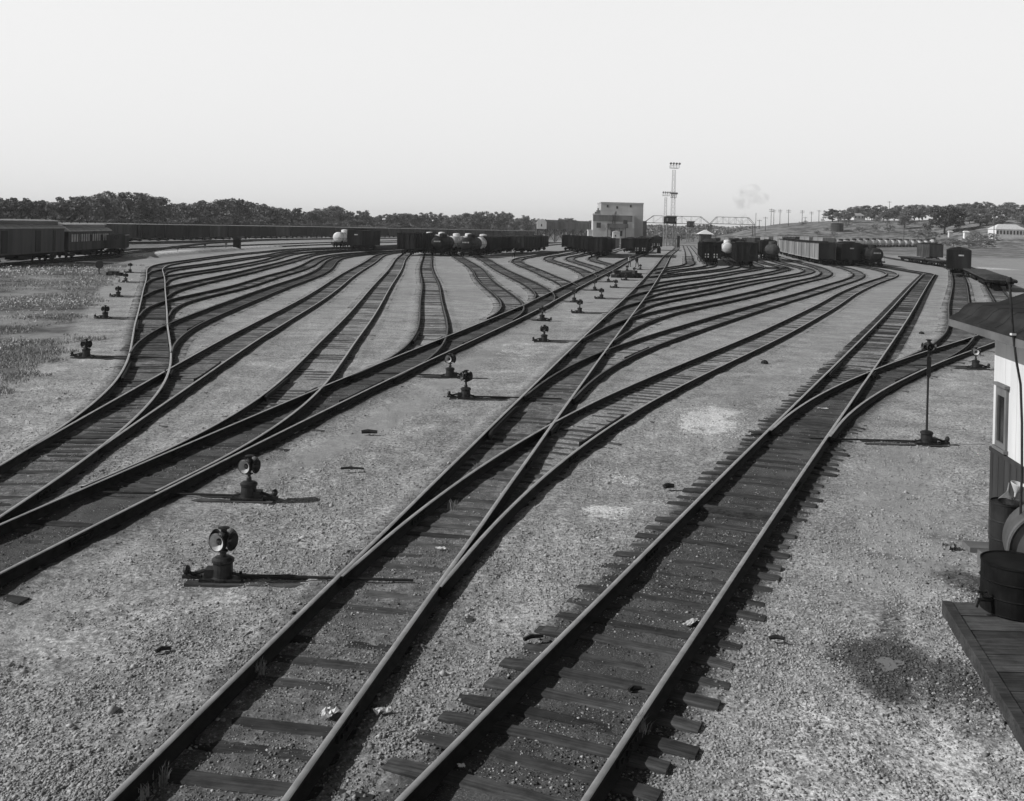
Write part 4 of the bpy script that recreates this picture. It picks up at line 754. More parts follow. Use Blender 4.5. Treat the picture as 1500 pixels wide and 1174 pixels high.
def brake_wheel(parent, y, z):
    m = MB(); n = 14; s = -1
    P = [(.55+.28*math.cos(6.283*k/n), y, z+.28*math.sin(6.283*k/n)) for k in range(n+1)]
    m.tube(P, .02, 6)
    for k in range(4): m.bar((.55, y, z), (.55+.28*math.cos(1.571*k), y, z+.28*math.sin(1.571*k)), .02)
    m.cyl((.55, y+.14, z), (.55, y, z), .02, n=6); m.build('brake_wheel', M['iron'], parent)
def boxcar(mat='car_dark', L=12.4, W=3.0, H=4.45, detail=True, round_roof=False, stencil=True, stock=False):
    o = thing('boxcar', None, 'boxcar')
    m = MB(); z0, z1 = 1.22, H-.38
    m.bx(-W/2, W/2, -L/2, L/2, z0, z1)
    nr = 12
    for s in (-1, 1):
        for k in range(nr+1):
            y = -L/2 + .06 + (L-.12)*k/nr
            if abs(y) < 1.05: continue
            m.box((s*(W/2+.035), y, (z0+z1)/2), (.075, .11 if not stock else .16, z1-z0-.02))
        if detail and not stock:
            for k in range(nr):
                y0 = -L/2 + .06 + (L-.12)*k/nr; y1 = y0 + (L-.12)/nr
                if abs((y0+y1)/2) < 1.4: continue
                up = (k % 2 == 0) == (y0 < 0)
                m.bar((s*(W/2+.02), y0, z0+.1 if up else z1-.1), (s*(W/2+.02), y1, z1-.1 if up else z0+.1), .05, .09)
        m.box((s*(W/2+.02), 0, z0-.02), (.1, L, .2))
    for s in (-1, 1):
        for k in range(9):
            z = z0 + .2 + (z1-z0-.3)*k/8; m.box((0, s*(L/2+.02), z), (W-.3, .06, .13))
        for x in (-W/2+.08, W/2-.08): m.box((x, s*(L/2+.03), (z0+z1)/2), (.14, .08, z1-z0))
    m.build('body', M[mat], o)
    if stock:
        for s in (-1, 1):
            e = MB(); e.bx(-W/2-.01, W/2+.01, s*(L/2+.09)-.02, s*(L/2+.09)+.02, z0, z1); e.build('end_panel', M['car_dark'], o)  # dark sheet over each pale end, its shade put into colour
    r = MB()
    if round_roof: out = [(-W/2-.08, z1+.003), (-W/2*.8, z1+.2), (-W/2*.45, z1+.34), (0, z1+.39), (W/2*.45, z1+.34), (W/2*.8, z1+.2), (W/2+.08, z1+.003)]
    else: out = [(-W/2-.08, z1+.003), (-W/2-.08, z1+.07), (0, z1+.3), (W/2+.08, z1+.07), (W/2+.08, z1+.003)]
    r.prism(out, lambda p, q: (p, -L/2-.1, q), lambda p, q: (p, L/2+.1, q))
    if not round_roof:
        for k in range(11): r.box((0, -L/2+.5+(L-1)*k/10, z1+.2), (W*.9, .06, .1))
    r.build('roof', M['roof_dark' if detail else 'car_light'], o)  # far cars: the sunlit roof line is put into the colour
    w = MB(); w.bx(-.32, .32, -L/2, L/2, z1+.385 if not round_roof else z1+.43, z1+.425 if not round_roof else z1+.47)
    for k in range(8): w.box((0, -L/2+.6+(L-1.2)*k/7, z1+.34 if not round_roof else z1+.39), (.5, .06, .12))
    w.build('roof_walk', M['roof_dark'], o)
    for s in (-1, 1):
        d = MB(); x = s*(W/2+.06); d.box((x, 0, (z0+z1)/2), (.07, 1.95, z1-z0-.12))
        for k in range(4): d.box((x+s*.045, 0, z0+.3+k*.7), (.03, 1.9, .07))
        d.box((x, .7, z1-.06), (.1, 4.0, .07)); d.build('door', M[mat], o)
    if detail:
        ladder(o, -W/2+.42, -L/2-.1, z0, z1, 0, 1); ladder(o, W/2+.09, L/2-.4, z0, z1, 1, 0); brake_wheel(o, -L/2-.32, z1-.3)
        if stencil:
            t = MB(); t.box((.3, -L/2-.055, z1-.75), (.7, .012, .2)); t.build('number_panel', M['stencil'], o)
    u = MB(); u.box((0, 0, 1.08), (.6, L-.4, .28)); u.box((0, 0, .98), (1.2, 2.0, .3)); u.build('underframe', M['underframe'], o)
    for y in (-L/2+1.75, L/2-1.75): truck(o, y, detail)
    couplers(o, L)
    return o
def gondola(mat='car_dark', L=12.6, W=3.05, H=3.55, load=.35, ribs=9, stencil=False, hopper=False):
    o = thing('gondola_car', None, 'gondola car')
    m = MB(); z0, z1 = 1.15, H; t = .07
    m.bx(-W/2, -W/2+t, -L/2, L/2, z0, z1); m.bx(W/2-t, W/2, -L/2, L/2, z0, z1)
    m.bx(-W/2+t, W/2-t, -L/2, -L/2+t, z0, z1); m.bx(-W/2+t, W/2-t, L/2-t, L/2, z0, z1); m.bx(-W/2+t, W/2-t, -L/2+t, L/2-t, z0, z0+.1)
    for s in (-1, 1):
        for k in range(ribs+1):
            y = -L/2+.1+(L-.2)*k/ribs; m.box((s*(W/2+.06), y, (z0+z1)/2-.03), (.12, .14, z1-z0-.06))
        m.box((s*(W/2+.05), 0, z1+.003), (.2, L+.1, .12)); m.box((s*(W/2+.04), 0, z0), (.14, L, .18))
        for x in (-W/2+.1, -W/6, W/6, W/2-.1): m.box((x, s*(L/2+.05), (z0+z1)/2), (.15, .1, z1-z0-.02))
        m.box((0, s*(L/2+.04), z1+.005), (W-.1, .14, .12))
    m.build('body', M[mat], o)
    if hopper:
        b = MB()
        for y in (-2.2, 2.2): b.prism([(-1.9, z0), (1.9, z0), (.45, .55), (-.45, .55)], lambda p, q: (-1.1, y+p, q), lambda p, q: (1.1, y+p, q))
        b.build('hopper_bay', M['underframe'], o)
    if load:
        n, k = 22, 9; V = []; r = random.Random(5)
        for i in range(n):
            for j in range(k):
                u, v = i/(n-1)*2-1, j/(k-1)*2-1
                z = z1 - .25 + (load+.25)*(1-abs(v)**2.2)*(1-abs(u)**5)*(.8+.35*math.sin(u*7+1)) + r.uniform(-.06, .06)
                V.append((v*(W/2-t-.01), u*(L/2-t-.01), z))
        F = [(i*k+j, i*k+j+1, (i+1)*k+j+1, (i+1)*k+j) for i in range(n-1) for j in range(k-1)]
        c = MB(); c.add(V, F); c.build('coal_load', M['coal'], o)
    if stencil:
        for row_ in range(2):
            for x in (-1.0, -.55, .45, .9):
                s_ = MB(); s_.box((x, -L/2-.115, 1.45+row_*.42), (.2, .012, .26)); s_.build('stencil_mark', M['stencil'], o)
    ladder(o, -W/2+.4, -L/2-.16, z0, z1, 0, 1); brake_wheel(o, -L/2-.3, z1-.2)
    u = MB(); u.box((0, 0, 1.0), (.7, L-.3, .25)); u.build('underframe', M['underframe'], o)
    for y in (-L/2+1.7, L/2-1.7): truck(o, y)
    couplers(o, L)
    return o
def tank_car(mat='black_tank', L=10.4, r=1.14, dome=True, stencil=False, end=None):
    o = thing('tank_car', None, 'tank car')
    zc = 2.42; q = Matrix.Rotation(R_(-90), 3, 'X'); Lt = L-1.3
    m = MB(); m.lathe([(.02, -Lt/2-.3), (r*.5, -Lt/2-.24), (r*.82, -Lt/2-.12), (r*.97, -Lt/2), (r, -Lt/2+.08), (r, Lt/2-.08), (r*.97, Lt/2), (r*.82, Lt/2+.12), (r*.5, Lt/2+.24), (.02, Lt/2+.3)], c=(0, 0, zc), n=28, M=q)
    m.build('tank_shell', M[mat], o, smooth=True)
    b = MB()
    for y in (-Lt/2+.9, -Lt/6, Lt/6, Lt/2-.9): b.lathe([(r+.004, y-.05), (r+.02, y-.05), (r+.02, y+.05), (r+.004, y+.05)], c=(0, 0, zc), n=28, M=q)
    b.build('tank_bands', M['car_black'] if mat != 'black_tank' else M['underframe'], o)
    d = MB(); d.lathe([(.72, zc+r-.35), (.72, zc+r+.42), (.62, zc+r+.52), (.3, zc+r+.58), (.12, zc+r+.6)], n=20); d.build('dome', M[end or mat], o, smooth=False)
    k = MB(); k.box((0, 0, 1.12), (.5, L-.1, .3)); k.bx(-1.35, 1.35, -L/2+.05, -L/2+.4, .98, 1.24); k.bx(-1.35, 1.35, L/2-.4, L/2-.05, .98, 1.24)
    for s in (-1, 1):
        k.bx(s*1.1-.2, s*1.1+.2, -L/2+.4, L/2-.4, 1.16, 1.2)
    for y in (-Lt/2+.7, Lt/2-.7): k.box((0, y, 1.4), (1.9, .3, .38))
    k.build('frame', M['underframe'], o)
    h = MB()
    for s in (-1, 1):
        h.tube([(s*1.28, -L/2+.2, 2.2), (s*1.28, L/2-.2, 2.2)], .025, 6)
        for i in range(5): h.bar((s*1.28, -L/2+.3+(L-.6)*i/4, 1.2), (s*1.28, -L/2+.3+(L-.6)*i/4, 2.2), .03)
    h.tube([(-1.28, -L/2+.1, 2.2), (1.28, -L/2+.1, 2.2)], .025, 6)
    h.build('handrail', M['iron'], o)
    if stencil:
        s_ = MB()
        for i in range(5): s_.box((-.5+i*.25, -Lt/2-.3, zc+.25), (.16, .02, .22))
        s_.build('stencil_mark', M['stencil'], o)
    ladder(o, r+.12, 0, 1.2, zc+r, 1, 0)
    for y in (-L/2+1.4, L/2-1.4): truck(o, y)
    couplers(o, L); brake_wheel(o, -L/2+.05, 2.1)
    return o
def flat_car(L=13.5, W=3.0):
    o = thing('flat_car', None, 'flat car')
    m = MB(); n = 30
    for k in range(n): m.box((0, -L/2+L*(k+.5)/n, 1.25+.006*(k % 3)), (W, L/n-.02, .09))
    m.build('deck', M['tie_far'], o)
    f = MB()
    for s in (-1, 1):
        f.prism([(-L/2, 1.2), (L/2, 1.2), (L/2, .98), (L/2-2.2, .98), (L/2-3.2, .72), (-L/2+3.2, .72), (-L/2+2.2, .98), (-L/2, .98)], lambda p, q: (s*(W/2-.12), p, q), lambda p, q: (s*(W/2-.02), p, q))
        for k in range(10): f.box((s*(W/2+.04), -L/2+.6+(L-1.2)*k/9, 1.1), (.11, .16, .2))
        f.box((0, s*(L/2-.05), 1.08), (W-.1, .2, .24))
    f.box((0, 0, 1.0), (.7, L-.4, .3)); f.build('frame', M['underframe'], o)
    for y in (-L/2+1.8, L/2-1.8): truck(o, y)
    couplers(o, L); 
    return o
def restyle(o, mat, parts=('body', 'door', 'tank_shell', 'dome')):
    for ch in o.children:
        if ch.name.split('.')[0] in parts:
            ch.material_slots[0].link = 'OBJECT'; ch.material_slots[0].material = M[mat]
PROTO = {}
def proto(kind, key, fn, *a, **k):
    PROTO[key] = (fn(*a, **k), [False]); return PROTO[key]
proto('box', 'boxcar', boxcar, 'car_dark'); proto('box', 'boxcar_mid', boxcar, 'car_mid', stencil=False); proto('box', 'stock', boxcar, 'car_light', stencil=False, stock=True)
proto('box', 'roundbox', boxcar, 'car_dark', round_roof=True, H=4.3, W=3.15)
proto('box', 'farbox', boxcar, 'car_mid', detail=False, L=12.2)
proto('gon', 'gondola', gondola, 'car_dark'); proto('gon', 'gondola_empty', gondola, 'car_dark', load=0, H=4.0); proto('gon', 'hopper', gondola, 'car_black', H=3.9, load=.45, stencil=True, hopper=True); proto('gon', 'gondola_light', gondola, 'car_mid', load=.3, H=3.7)
proto('gon', 'gondola_low', gondola, 'coach_grey', load=0, H=2.95, L=11.0); proto('gon', 'bigcar', gondola, 'car_dark', load=.0, W=3.35, L=10.5, H=4.05, hopper=True)
proto('tank', 'tank_white', tank_car, 'white_tank'); proto('tank', 'tank_grey', tank_car, 'grey_tank', end='black_tank'); proto('tank', 'tank_black', tank_car, 'black_tank', stencil=True)
proto('flat', 'flat', flat_car)
LEN = dict(gondola_low=11.0, boxcar=12.4, boxcar_mid=12.4, stock=12.4, roundbox=12.4, farbox=12.2, gondola=12.6, gondola_empty=12.6, hopper=12.6, gondola_light=12.6, bigcar=10.5, tank_white=10.4, tank_grey=10.4, tank_black=10.4, flat=13.5)
def put(key, x, y, heading, label, group, z=0.0, mat=None):
    o, used = PROTO[key]
    c = copy_tree(o)
    c.location = (x, y, gz(x, y)+z); c.rotation_euler = (0, 0, -heading)
    c['label'] = label
    if group: c['group'] = group
    elif 'group' in c: del c['group']
    if mat: restyle(c, mat)
    return c
def string(px, py, cars, group, heading=AXIS, z=0.0, gap=1.05):
    """a cut of cars whose near end stands at the pixel; cars = [(kind, label[, paint])], going away along the yard."""
    p = at(px, py, None, .2); s = 0.0
    for it in cars:
        L = LEN[it[0]]; s += L/2
        x, y = p.x + math.sin(heading)*s, p.y + math.cos(heading)*s
        put(it[0], x, y, heading, it[1], group, z, it[2] if len(it) > 2 else None); s += L/2 + gap
# right-hand yard
string(1093, 392, [('bigcar', 'lone dark high-sided car with corner posts, nearest the camera in the right yard')], None)
string(1042, 387.5, [('hopper', 'black coal hopper with rows of white marks on its end'), ('hopper', 'black hopper coupled behind the one with white marks'), ('gondola', 'dark gondola behind the two black hoppers')], 'dark hoppers right of the tower')
string(1066, 379, [('tank_white', 'bright white tank car partly behind the lone dark high-sided car'), ('gondola', 'gondola with a coal heap behind the white tank car')], None)
string(1086, 380, [('gondola', 'gondola whose dark heap shows above the lone dark car'), ('boxcar', 'boxcar behind the heaped gondola')], None)
string(1134, 383, [('tank_grey', 'dull grey tank car seen end-on left of the pale stock cars', 'car_mid'), ('boxcar', 'boxcar coupled behind the dull grey tank car')], None)
string(1211, 388, [('stock', 'pale slatted stock car, nearest of its row, dark end facing out')] + [('stock', 'pale slatted stock car, %s of its row counted from the near end' % nth(i)) for i in range(1, 6)], 'pale stock cars in the right yard')
string(1245, 389, [('boxcar', 'narrow dark boxcar with a white number on its end, right of the stock cars'), ('gondola', 'gondola behind the narrow dark boxcar'), ('gondola', 'second gondola behind the narrow dark boxcar')], None)
string(1285, 391.5, [('tank_black', 'black tank car with white marks on its end standing before dark open cars'), ('gondola_empty', 'tall dark open car behind the marked black tank car'), ('boxcar', 'dark boxcar at the far side of the tall open car')], None)
string(1404, 404.5, [('roundbox', 'round-roofed dark boxcar standing alone near the shed roof')], None, heading=.40)
fx = AXIS + .02
string(1389, 391, [('flat', 'empty flat car left of the round-roofed boxcar, nearest of three'), ('flat', 'empty flat car in the middle of three'), ('flat', 'empty flat car farthest of three')], 'empty flat cars', heading=fx)
string(1371, 384, [('boxcar_mid', 'weathered boxcar with a dark open doorway behind the flat cars')], None, heading=AXIS)
string(1467, 425, [('flat', 'low loaded flat car right of the round-roofed boxcar'), ('flat', 'flat car behind the loaded one by the shed roof'), ('flat', 'third flat car beyond the shed roof')], 'flat cars by the shed', heading=.36)
# load of scrap on the near flat car
p = at(1467, 425, None, .2); lo = MB(); r_ = random.Random(3)
V = []; F = []
n, k = 26, 9
for i in range(n):
    for j in range(k):
        u, v = i/(n-1)*2-1, j/(k-1)*2-1; V.append((v*1.45, u*6.4, 1.29 + (.16*(1-abs(v)**3)*(1-abs(u)**8) + r_.uniform(0, .1) if 0 < i < n-1 and 0 < j < k-1 else 0)))
F = [(i*k+j, i*k+j+1, (i+1)*k+j+1, (i+1)*k+j) for i in range(n-1) for j in range(k-1)]
lo.add(V, F); b_ = lo.build('scrap_load', M['coal']); b_.location = (p.x + math.sin(.36)*6.75, p.y + math.cos(.36)*6.75, gz(p.x, p.y)+.01); b_.rotation_euler = (0, 0, -.36)
tag(b_, 'dark low heap of scrap lying on the flat car beyond the shed roof', 'scrap heap')
# pale boxcars far behind, right of the gantry
for i in range(9):
    px = 1052 + i*19.5; Y = 392 - i*9
    q = at(px, 340, Y); put('farbox', q.x, Y, .62, 'far pale boxcar below the hill, %s from the left' % nth(i), 'far boxcars below the hill', -.25, 'car_light' if i % 3 else 'car_mid')
# silver tank cars at the foot of the hill
for i in range(16):
    t = i/15; X, Y = 103 + 93*t, 330 + 150*t
    q = at(1222 + 146*t, 350, Y); put('tank_grey', q.x, Y, math.atan2(93, 150), 'silvery black-domed tank car in the row below the hill, %s from the left' % nth(i), 'silvery tank cars below the hill', -.8)
# left-hand yard
string(493, 362.5, [('tank_white', 'white tank car at the left end of the parked cars, round end showing'), ('tank_white', 'white tank car coupled behind the leftmost one')], None)
string(519, 367, [('boxcar', 'dark boxcar right of the white tank car, corrugated end showing')], None)
string(594, 373, [('gondola_empty', 'lone dark open car with a small pale mark, left of the dark tank cars'), ('tank_black', 'black tank car behind the lone open car')], None)
string(620, 367, [('tank_white', 'white tank car half hidden behind the dark tank car'), ('tank_white', 'second white tank car behind the dark tank car')], None)
string(639, 374, [('tank_black', 'round black tank car seen end-on, middle of the left yard'), ('tank_white', 'white-topped tank car coupled to the round black one'), ('tank_white', 'last white tank car behind the round black one')], None)
string(681, 376, [('tank_black', 'black tank car with a pale ring on its end, left of the gondolas'), ('tank_white', 'white tank car behind the pale-ringed one')], None)
string(659, 371, [('tank_grey', 'grey tank car between the two black ones'), ('gondola', 'gondola hidden behind the grey tank car')], None)
string(706, 373.5, [('gondola', 'dark gondola right of the black tank cars'), ('gondola', 'second dark gondola right of the black tank cars'), ('gondola', 'third dark gondola right of the black tank cars')], 'dark gondolas of the left yard')
string(757, 371, [('gondola_light', 'ribbed gondola behind the man standing alone'), ('gondola_light', 'ribbed gondola, second from the man standing alone'), ('gondola_light', 'ribbed gondola, last in line at the gap')], 'ribbed gondolas at the gap')
string(832, 367.5, [('gondola_empty', 'dark open car, leftmost of the group below the coaling plant'), ('gondola', 'gondola behind the leftmost car of that group')], 'dark cars below the coaling plant')
string(850, 371, [('gondola_empty', 'dark open car, second of the group below the coaling plant'), ('gondola', 'gondola behind the second car of that group')], 'dark cars below the coaling plant')
string(871, 376, [('gondola_empty', 'dark open car jutting nearest in the group below the coaling plant'), ('gondola_light', 'ribbed car behind the nearest one below the coaling plant'), ('gondola_light', 'ribbed car third in line below the coaling plant')], 'dark cars below the coaling plant')
string(919, 370, [('gondola', 'dark gondola just left of the tall narrow car'), ('gondola', 'gondola second in line left of the tall narrow car')], 'dark cars below the coaling plant')
string(938, 375.5, [('hopper', 'black hopper standing on the left lead beyond the two men'), ('gondola_empty', 'open car behind the black hopper on the left lead')], 'dark cars below the coaling plant')
string(961, 366, [('hopper', 'black hopper rightmost of the left yard, near the signal tower')], 'dark cars below the coaling plant')
# the long curving row of boxcars at far left
c = spline(PATHS['MR'], .5); seg = np.linalg.norm(np.diff(c, axis=0), axis=1); cum = np.concatenate([[0], np.cumsum(seg)])
s = 30.0; i = 0
while s < cum[-1]-8:
    j = int(np.searchsorted(cum, s)); t = c[min(j+3, len(c)-1)] - c[max(j-3, 0)]
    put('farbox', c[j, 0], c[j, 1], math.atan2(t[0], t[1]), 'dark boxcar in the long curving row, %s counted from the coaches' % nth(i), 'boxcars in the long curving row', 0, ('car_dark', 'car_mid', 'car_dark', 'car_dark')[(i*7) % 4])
    s += 13.0; i += 1
# short gondola behind the coach
string(164, 374.5, [('gondola_low', 'short dark gondola with upright ribs right of the passenger coach')], None, heading=-.31)
# ------------------------------------------------------------------ old passenger coaches
def coach(L, H, label, baggage):
    o = thing('passenger_coach' if not baggage else 'baggage_coach', label, 'coach', (0, 0, 0))
    W = 3.0; z0 = 1.25; z1 = H-1.05
    m = MB(); m.bx(-W/2, W/2, -L/2, L/2, z0, z1)
    for s in (-1, 1):
        m.box((s*(W/2+.03), 0, z0+.02), (.08, L, .16)); m.box((s*(W/2+.025), 0, z1-.05), (.07, L, .12))
        if not baggage: m.box((s*(W/2+.02), 0, z0+.95), (.05, L, .07))
    m.build('body', M['coach_grey'] if baggage else M['car_mid'], o)
    r = MB(); r.prism([(-W/2-.15, z1), (-W/2-.1, z1+.14), (-W/2+.3, z1+.34), (-.95, z1+.42), (.95, z1+.42), (W/2-.3, z1+.34), (W/2+.1, z1+.14), (W/2+.15, z1)], lambda p, q: (p, -L/2-.25, q), lambda p, q: (p, L/2+.25, q))
    roof = r.build('roof', M['roof_light'], o)
    k = MB(); k.bx(-.9, .9, -L/2+.5, L/2-.5, z1+.423, z1+.78); k.build('clerestory', M['window_dark'], roof)
    k = MB(); k.prism([(-1.05, z1+.783), (-1.0, z1+.87), (0, z1+1.0), (1.0, z1+.87), (1.05, z1+.783)], lambda p, q: (p, -L/2+.2, q), lambda p, q: (p, L/2-.2, q)); k.build('upper_roof', M['roof_light'], roof)
    v = MB()
    for i in range(5): v.cyl((0, -L/2+2+(L-4)*i/4, z1+.95), (0, -L/2+2+(L-4)*i/4, z1+1.12), .1, .07, 8)
    v.build('roof_vents', M['roof_dark'], roof)
    if baggage:
        for y in (-L/2+3.6, L/2-8.0, L/2-3.2):
            for s in (-1, 1):
                d = MB(); d.box((s*(W/2+.02), y, (z0+z1)/2-.05), (.05, 1.5 if y < L/2-4 else .7, z1-z0-.35)); d.build('side_door', M['car_black'], o)
    else:
        n = 17
        for s in (-1, 1):
            for i in range(n):
                y = -L/2+1.3+(L-2.6)*i/(n-1); w = MB(); w.box((s*(W/2+.015), y, z0+1.5), (.035, .62, .95)); f = w.build('window', M['window_pale'] if i % 5 != 3 else M['window_dark'], o)
                a = MB(); a.box((s*(W/2+.03), y+.46, z0+1.5), (.05, .1, 1.1)); a.build('window_post', M['car_dark'], f)
    for s in (-1, 1):
        e = MB(); e.bx(-W/2+.1, -.45, s*L/2-.03, s*L/2+.06, z0+.1, z1-.1); e.bx(.45, W/2-.1, s*L/2-.03, s*L/2+.06, z0+.1, z1-.1); e.build('end_panel', M['car_dark'], o)
        d = MB(); d.bx(-.44, .44, s*L/2-.02, s*L/2+.035, z0+.05, z0+2.1); d.build('end_door', M['car_black'], o)
    u = MB(); u.box((0, 0, 1.05), (1.6, L-.6, .35)); u.box((.6, 0, .75), (.9, 3.5, .5)); u.box((-.6, 1, .75), (.9, 2.5, .5))
    for s in (-1, 1): u.bar((s*1.2, -L/2+5, .6), (s*1.2, L/2-5, .6), .06)
    u.build('underframe', M['underframe'], o)
    for y in (-L/2+2.6, L/2-2.6): truck(o, y, True, 1.1)
    couplers(o, L); return o
k1 = coach(20.5, 5.02, 'pale old baggage coach with clerestory roof at the left edge', True); k1.location = (-54.4, 112.4, 0); k1.rotation_euler = (0, 0, .07)
k2 = coach(17.5, 4.62, 'dark passenger coach with a row of narrow windows beside the baggage coach', False); k2.location = (-56.6, 134.0, 0); k2.rotation_euler = (0, 0, .10)
# ------------------------------------------------------------------ boarded shed at the right edge
SC = Vector((8.73, 18.4, 0)); SH = .14      # far track-side corner and heading of the wall
shed = thing('yard_shed', 'white boarded shed with dark wainscot and flared dark roof at the right edge', 'shed', SC, -SH)
# local frame: -y runs along the wall toward the camera, -x faces the tracks
SL, SW = 6.6, 3.6
w = MB(); w.bx(0, SW, -SL, 0, 1.66, 3.98)
for i in range(11): w.bx(-.006, .0, -SL+.6*i, -SL+.6*i+.012, 1.67, 3.75)
w.build('wall', M['white_paint'], shed)
b = MB(); n = 44
for i in range(n):
    y0 = -SL + SL*i/n; b.bx(-.03 - .004*(i % 2), SW+.03, y0+.004, y0+SL/n-.004, .02, 1.655)
b.bx(-.05, SW+.05, -SL-.02, .02, 1.6, 1.672); b.build('wainscot', M['dark_board'], shed)
prof = [(-.65, 3.95), (-.50, 4.03), (-.40, 4.15), (-.30, 4.215), (.19, 4.24), (.64, 4.42), (1.8, 4.66), (2.96, 4.42), (3.41, 4.24), (3.9, 4.215), (4.0, 4.15), (4.1, 4.03), (4.25, 3.95)]
r = MB(); r.prism(prof + [(4.25, 3.90), (-.65, 3.90)], lambda p, q: (p, -SL-.5, q), lambda p, q: (p, .5, q))
roof = r.build('roof', M['shed_roof'], shed)
s_ = MB()
for i in range(1, 9): s_.prism([(p, q+.006) for p, q in prof] + [(p, q-.004) for p, q in prof[::-1]], lambda p, q: (p, -SL-.5+.85*i, q), lambda p, q: (p, -SL-.5+.85*i+.03, q))
s_.build('roof_seams', M['roof_dark'], roof)
f = MB(); f.bx(-.66, -.60, -SL-.5, .51, 3.77, 3.897); f.bx(-.60, 4.2, .45, .51, 3.77, 3.897); f.bx(-.63, -.0, -SL-.5, .45, 3.80, 3.82); f.build('fascia', M['fascia'], shed)
def shed_window(y0, y1, z0, z1):
    fr = MB(); t = .09
    for a, b_ in ((y0, y0+t), (y1-t, y1)): fr.bx(-.045, .02, a, b_, z0, z1)
    fr.bx(-.045, .02, y0+t, y1-t, z1-.16, z1); fr.bx(-.045, .02, y0+t, y1-t, z0, z0+t)
    fr.bx(-.09, .0, y0-.05, y1+.05, z1+.003, z1+.05); fr.bx(-.08, .0, y0-.04, y1+.04, z0-.06, z0-.003)
    wn = fr.build('window', M['fascia'], shed)
    g = MB(); g.bx(-.012, .003, y0+t, y1-t, z0+t, z1-.16); g.build('pane', M['window_dark'], wn)
shed_window(-.80, -.26, 1.76, 2.82); shed_window(-3.5, -2.9, 1.76, 2.82)
cd = MB(); cp = [at(1479, 413, 15.5), at(1480.5, 437, 15.5), at(1484, 490, 15.5), at(1489, 530, 15.5), at(1495, 563, 15.5), at(1497, 620, 15.5), at(1497, 690, 15.5), at(1495, 752, 15.5)]
cp.append(Vector((cp[-1].x, 15.5, .18)))
dense = []
for i in range(len(cp)-1):
    for k in range(4): dense.append(cp[i].lerp(cp[i+1], k/4))
dense.append(cp[-1])
o = thing('standpipe', 'thin bent standpipe rising past the shed eave with a pale clamp', 'pipe', (cp[-1].x, 15.5, 0))
cd.tube([p - Vector((cp[-1].x, 15.5, 0)) for p in dense], .019, 8); cd.build('pipe', M['iron'], o)
k = MB(); k.lathe([(.03, -.01), (.045, .02), (.045, .06), (.02, .09)], c=cp[0]-Vector((cp[-1].x, 15.5, .02)), n=10); k.build('cap', M['iron'], o)
k = MB(); k.box(cp[2]-Vector((cp[-1].x, 15.5, 0)), (.07, .06, .03)); k.build('clamp', M['white_paint'], o)
# plank platform, fuel tank in its cradle, drum, funnels, slab
pf = thing('plank_platform', 'low weathered plank platform in the lower right corner', 'platform', (6.38, 14.7, 0))
nb = 26
for i in range(nb):
    y1 = 14.7 - i*.262; y0 = y1 - .25; xe = lambda y: 6.38 + (y-14.7)*.2
    m = MB(); dz = rng.uniform(-.008, .008)
    m.add([(xe(y0)+.07-6.38, y0-14.7, .08), (10-6.38, y0-14.7, .08), (10-6.38, y1-14.7, .08), (xe(y1)+.07-6.38, y1-14.7, .08), (xe(y0)+.07-6.38, y0-14.7, .165+dz), (10-6.38, y0-14.7, .165+dz), (10-6.38, y1-14.7, .165+dz), (xe(y1)+.07-6.38, y1-14.7, .165+dz)],
          [(3, 2, 1, 0), (4, 5, 6, 7), (0, 1, 5, 4), (1, 2, 6, 5), (2, 3, 7, 6), (3, 0, 4, 7)]); m.build('plank', M['plank'], pf)
m = MB(); m.bar((0.0, 0, .08), (-1.37, -6.85, .08), .13, .2); m.build('edge_beam', M['plank'], pf)
tk = thing('fuel_tank', 'dull round fuel tank lying behind the upright barrel on the plank platform', 'fuel tank', (8.04, 14.95, .17))
ax = Vector((.34, .94, 0)).normalized(); q = ax.to_track_quat('Z', 'Y').to_matrix()
m = MB(); m.lathe([(.50, .10), (.57, .02), (.60, -.02), (.61, .02), (.61, .8), (.58, .86), (.3, .92), (.02, .94)], c=(0, 0, .62), n=44, M=q); m.build('tank_shell', M['tank_fg'], tk)
m = MB(); m.lathe([(.02, .12), (.49, .12), (.495, .13), (.495, .15)], c=(0, 0, .62), n=40, M=q); m.build('end_plate', M['iron'], tk)
m = MB(); m.lathe([(.615, .03), (.63, .05), (.63, .09), (.615, .11)], c=(0, 0, .62), n=44, M=q); m.build('rim', M['fascia'], tk)
m = MB(); m.box((.1, .2, .09), (1.0, .14, .18), -.3); m.box((.3, .7, .09), (1.0, .14, .18), -.3); m.build('saddle', M['dark_board'], tk)
M['soot'] = paint('soot black drum', .004, .012, 3.0, .8)
va = thing('upright_barrel', 'big black upright barrel with a side tap on the plank platform', 'barrel', (7.22, 14.42, .17))
m = MB(); m.lathe([(.44, 0), (.46, .015), (.455, .03), (.455, .22), (.47, .235), (.455, .25), (.455, .44), (.47, .455), (.455, .47), (.455, .66), (.465, .675), (.465, .70), (.45, .705), (.44, .685), (.02, .685)], n=44); m.build('barrel_shell', M['soot'], va)
m = MB(); m.lathe([(.05, .685), (.05, .725), (.03, .73)], c=(.2, -.15, 0), n=12); m.build('bung', M['iron'], va)
m = MB(); m.tube([(-.42, -.18, .2), (-.56, -.22, .22), (-.63, -.23, .22), (-.66, -.23, .12)], .03); m.cyl((-.57, -.22, .22), (-.57, -.22, .32), .018); m.tube([(-.64, -.23, .33), (-.57, -.22, .32), (-.5, -.21, .33)], .02); m.build('tap', M['iron'], va)
dr = thing('oil_drum', 'black steel oil drum standing on a block against the shed wall', 'oil drum', (8.17, 16.6, .26))
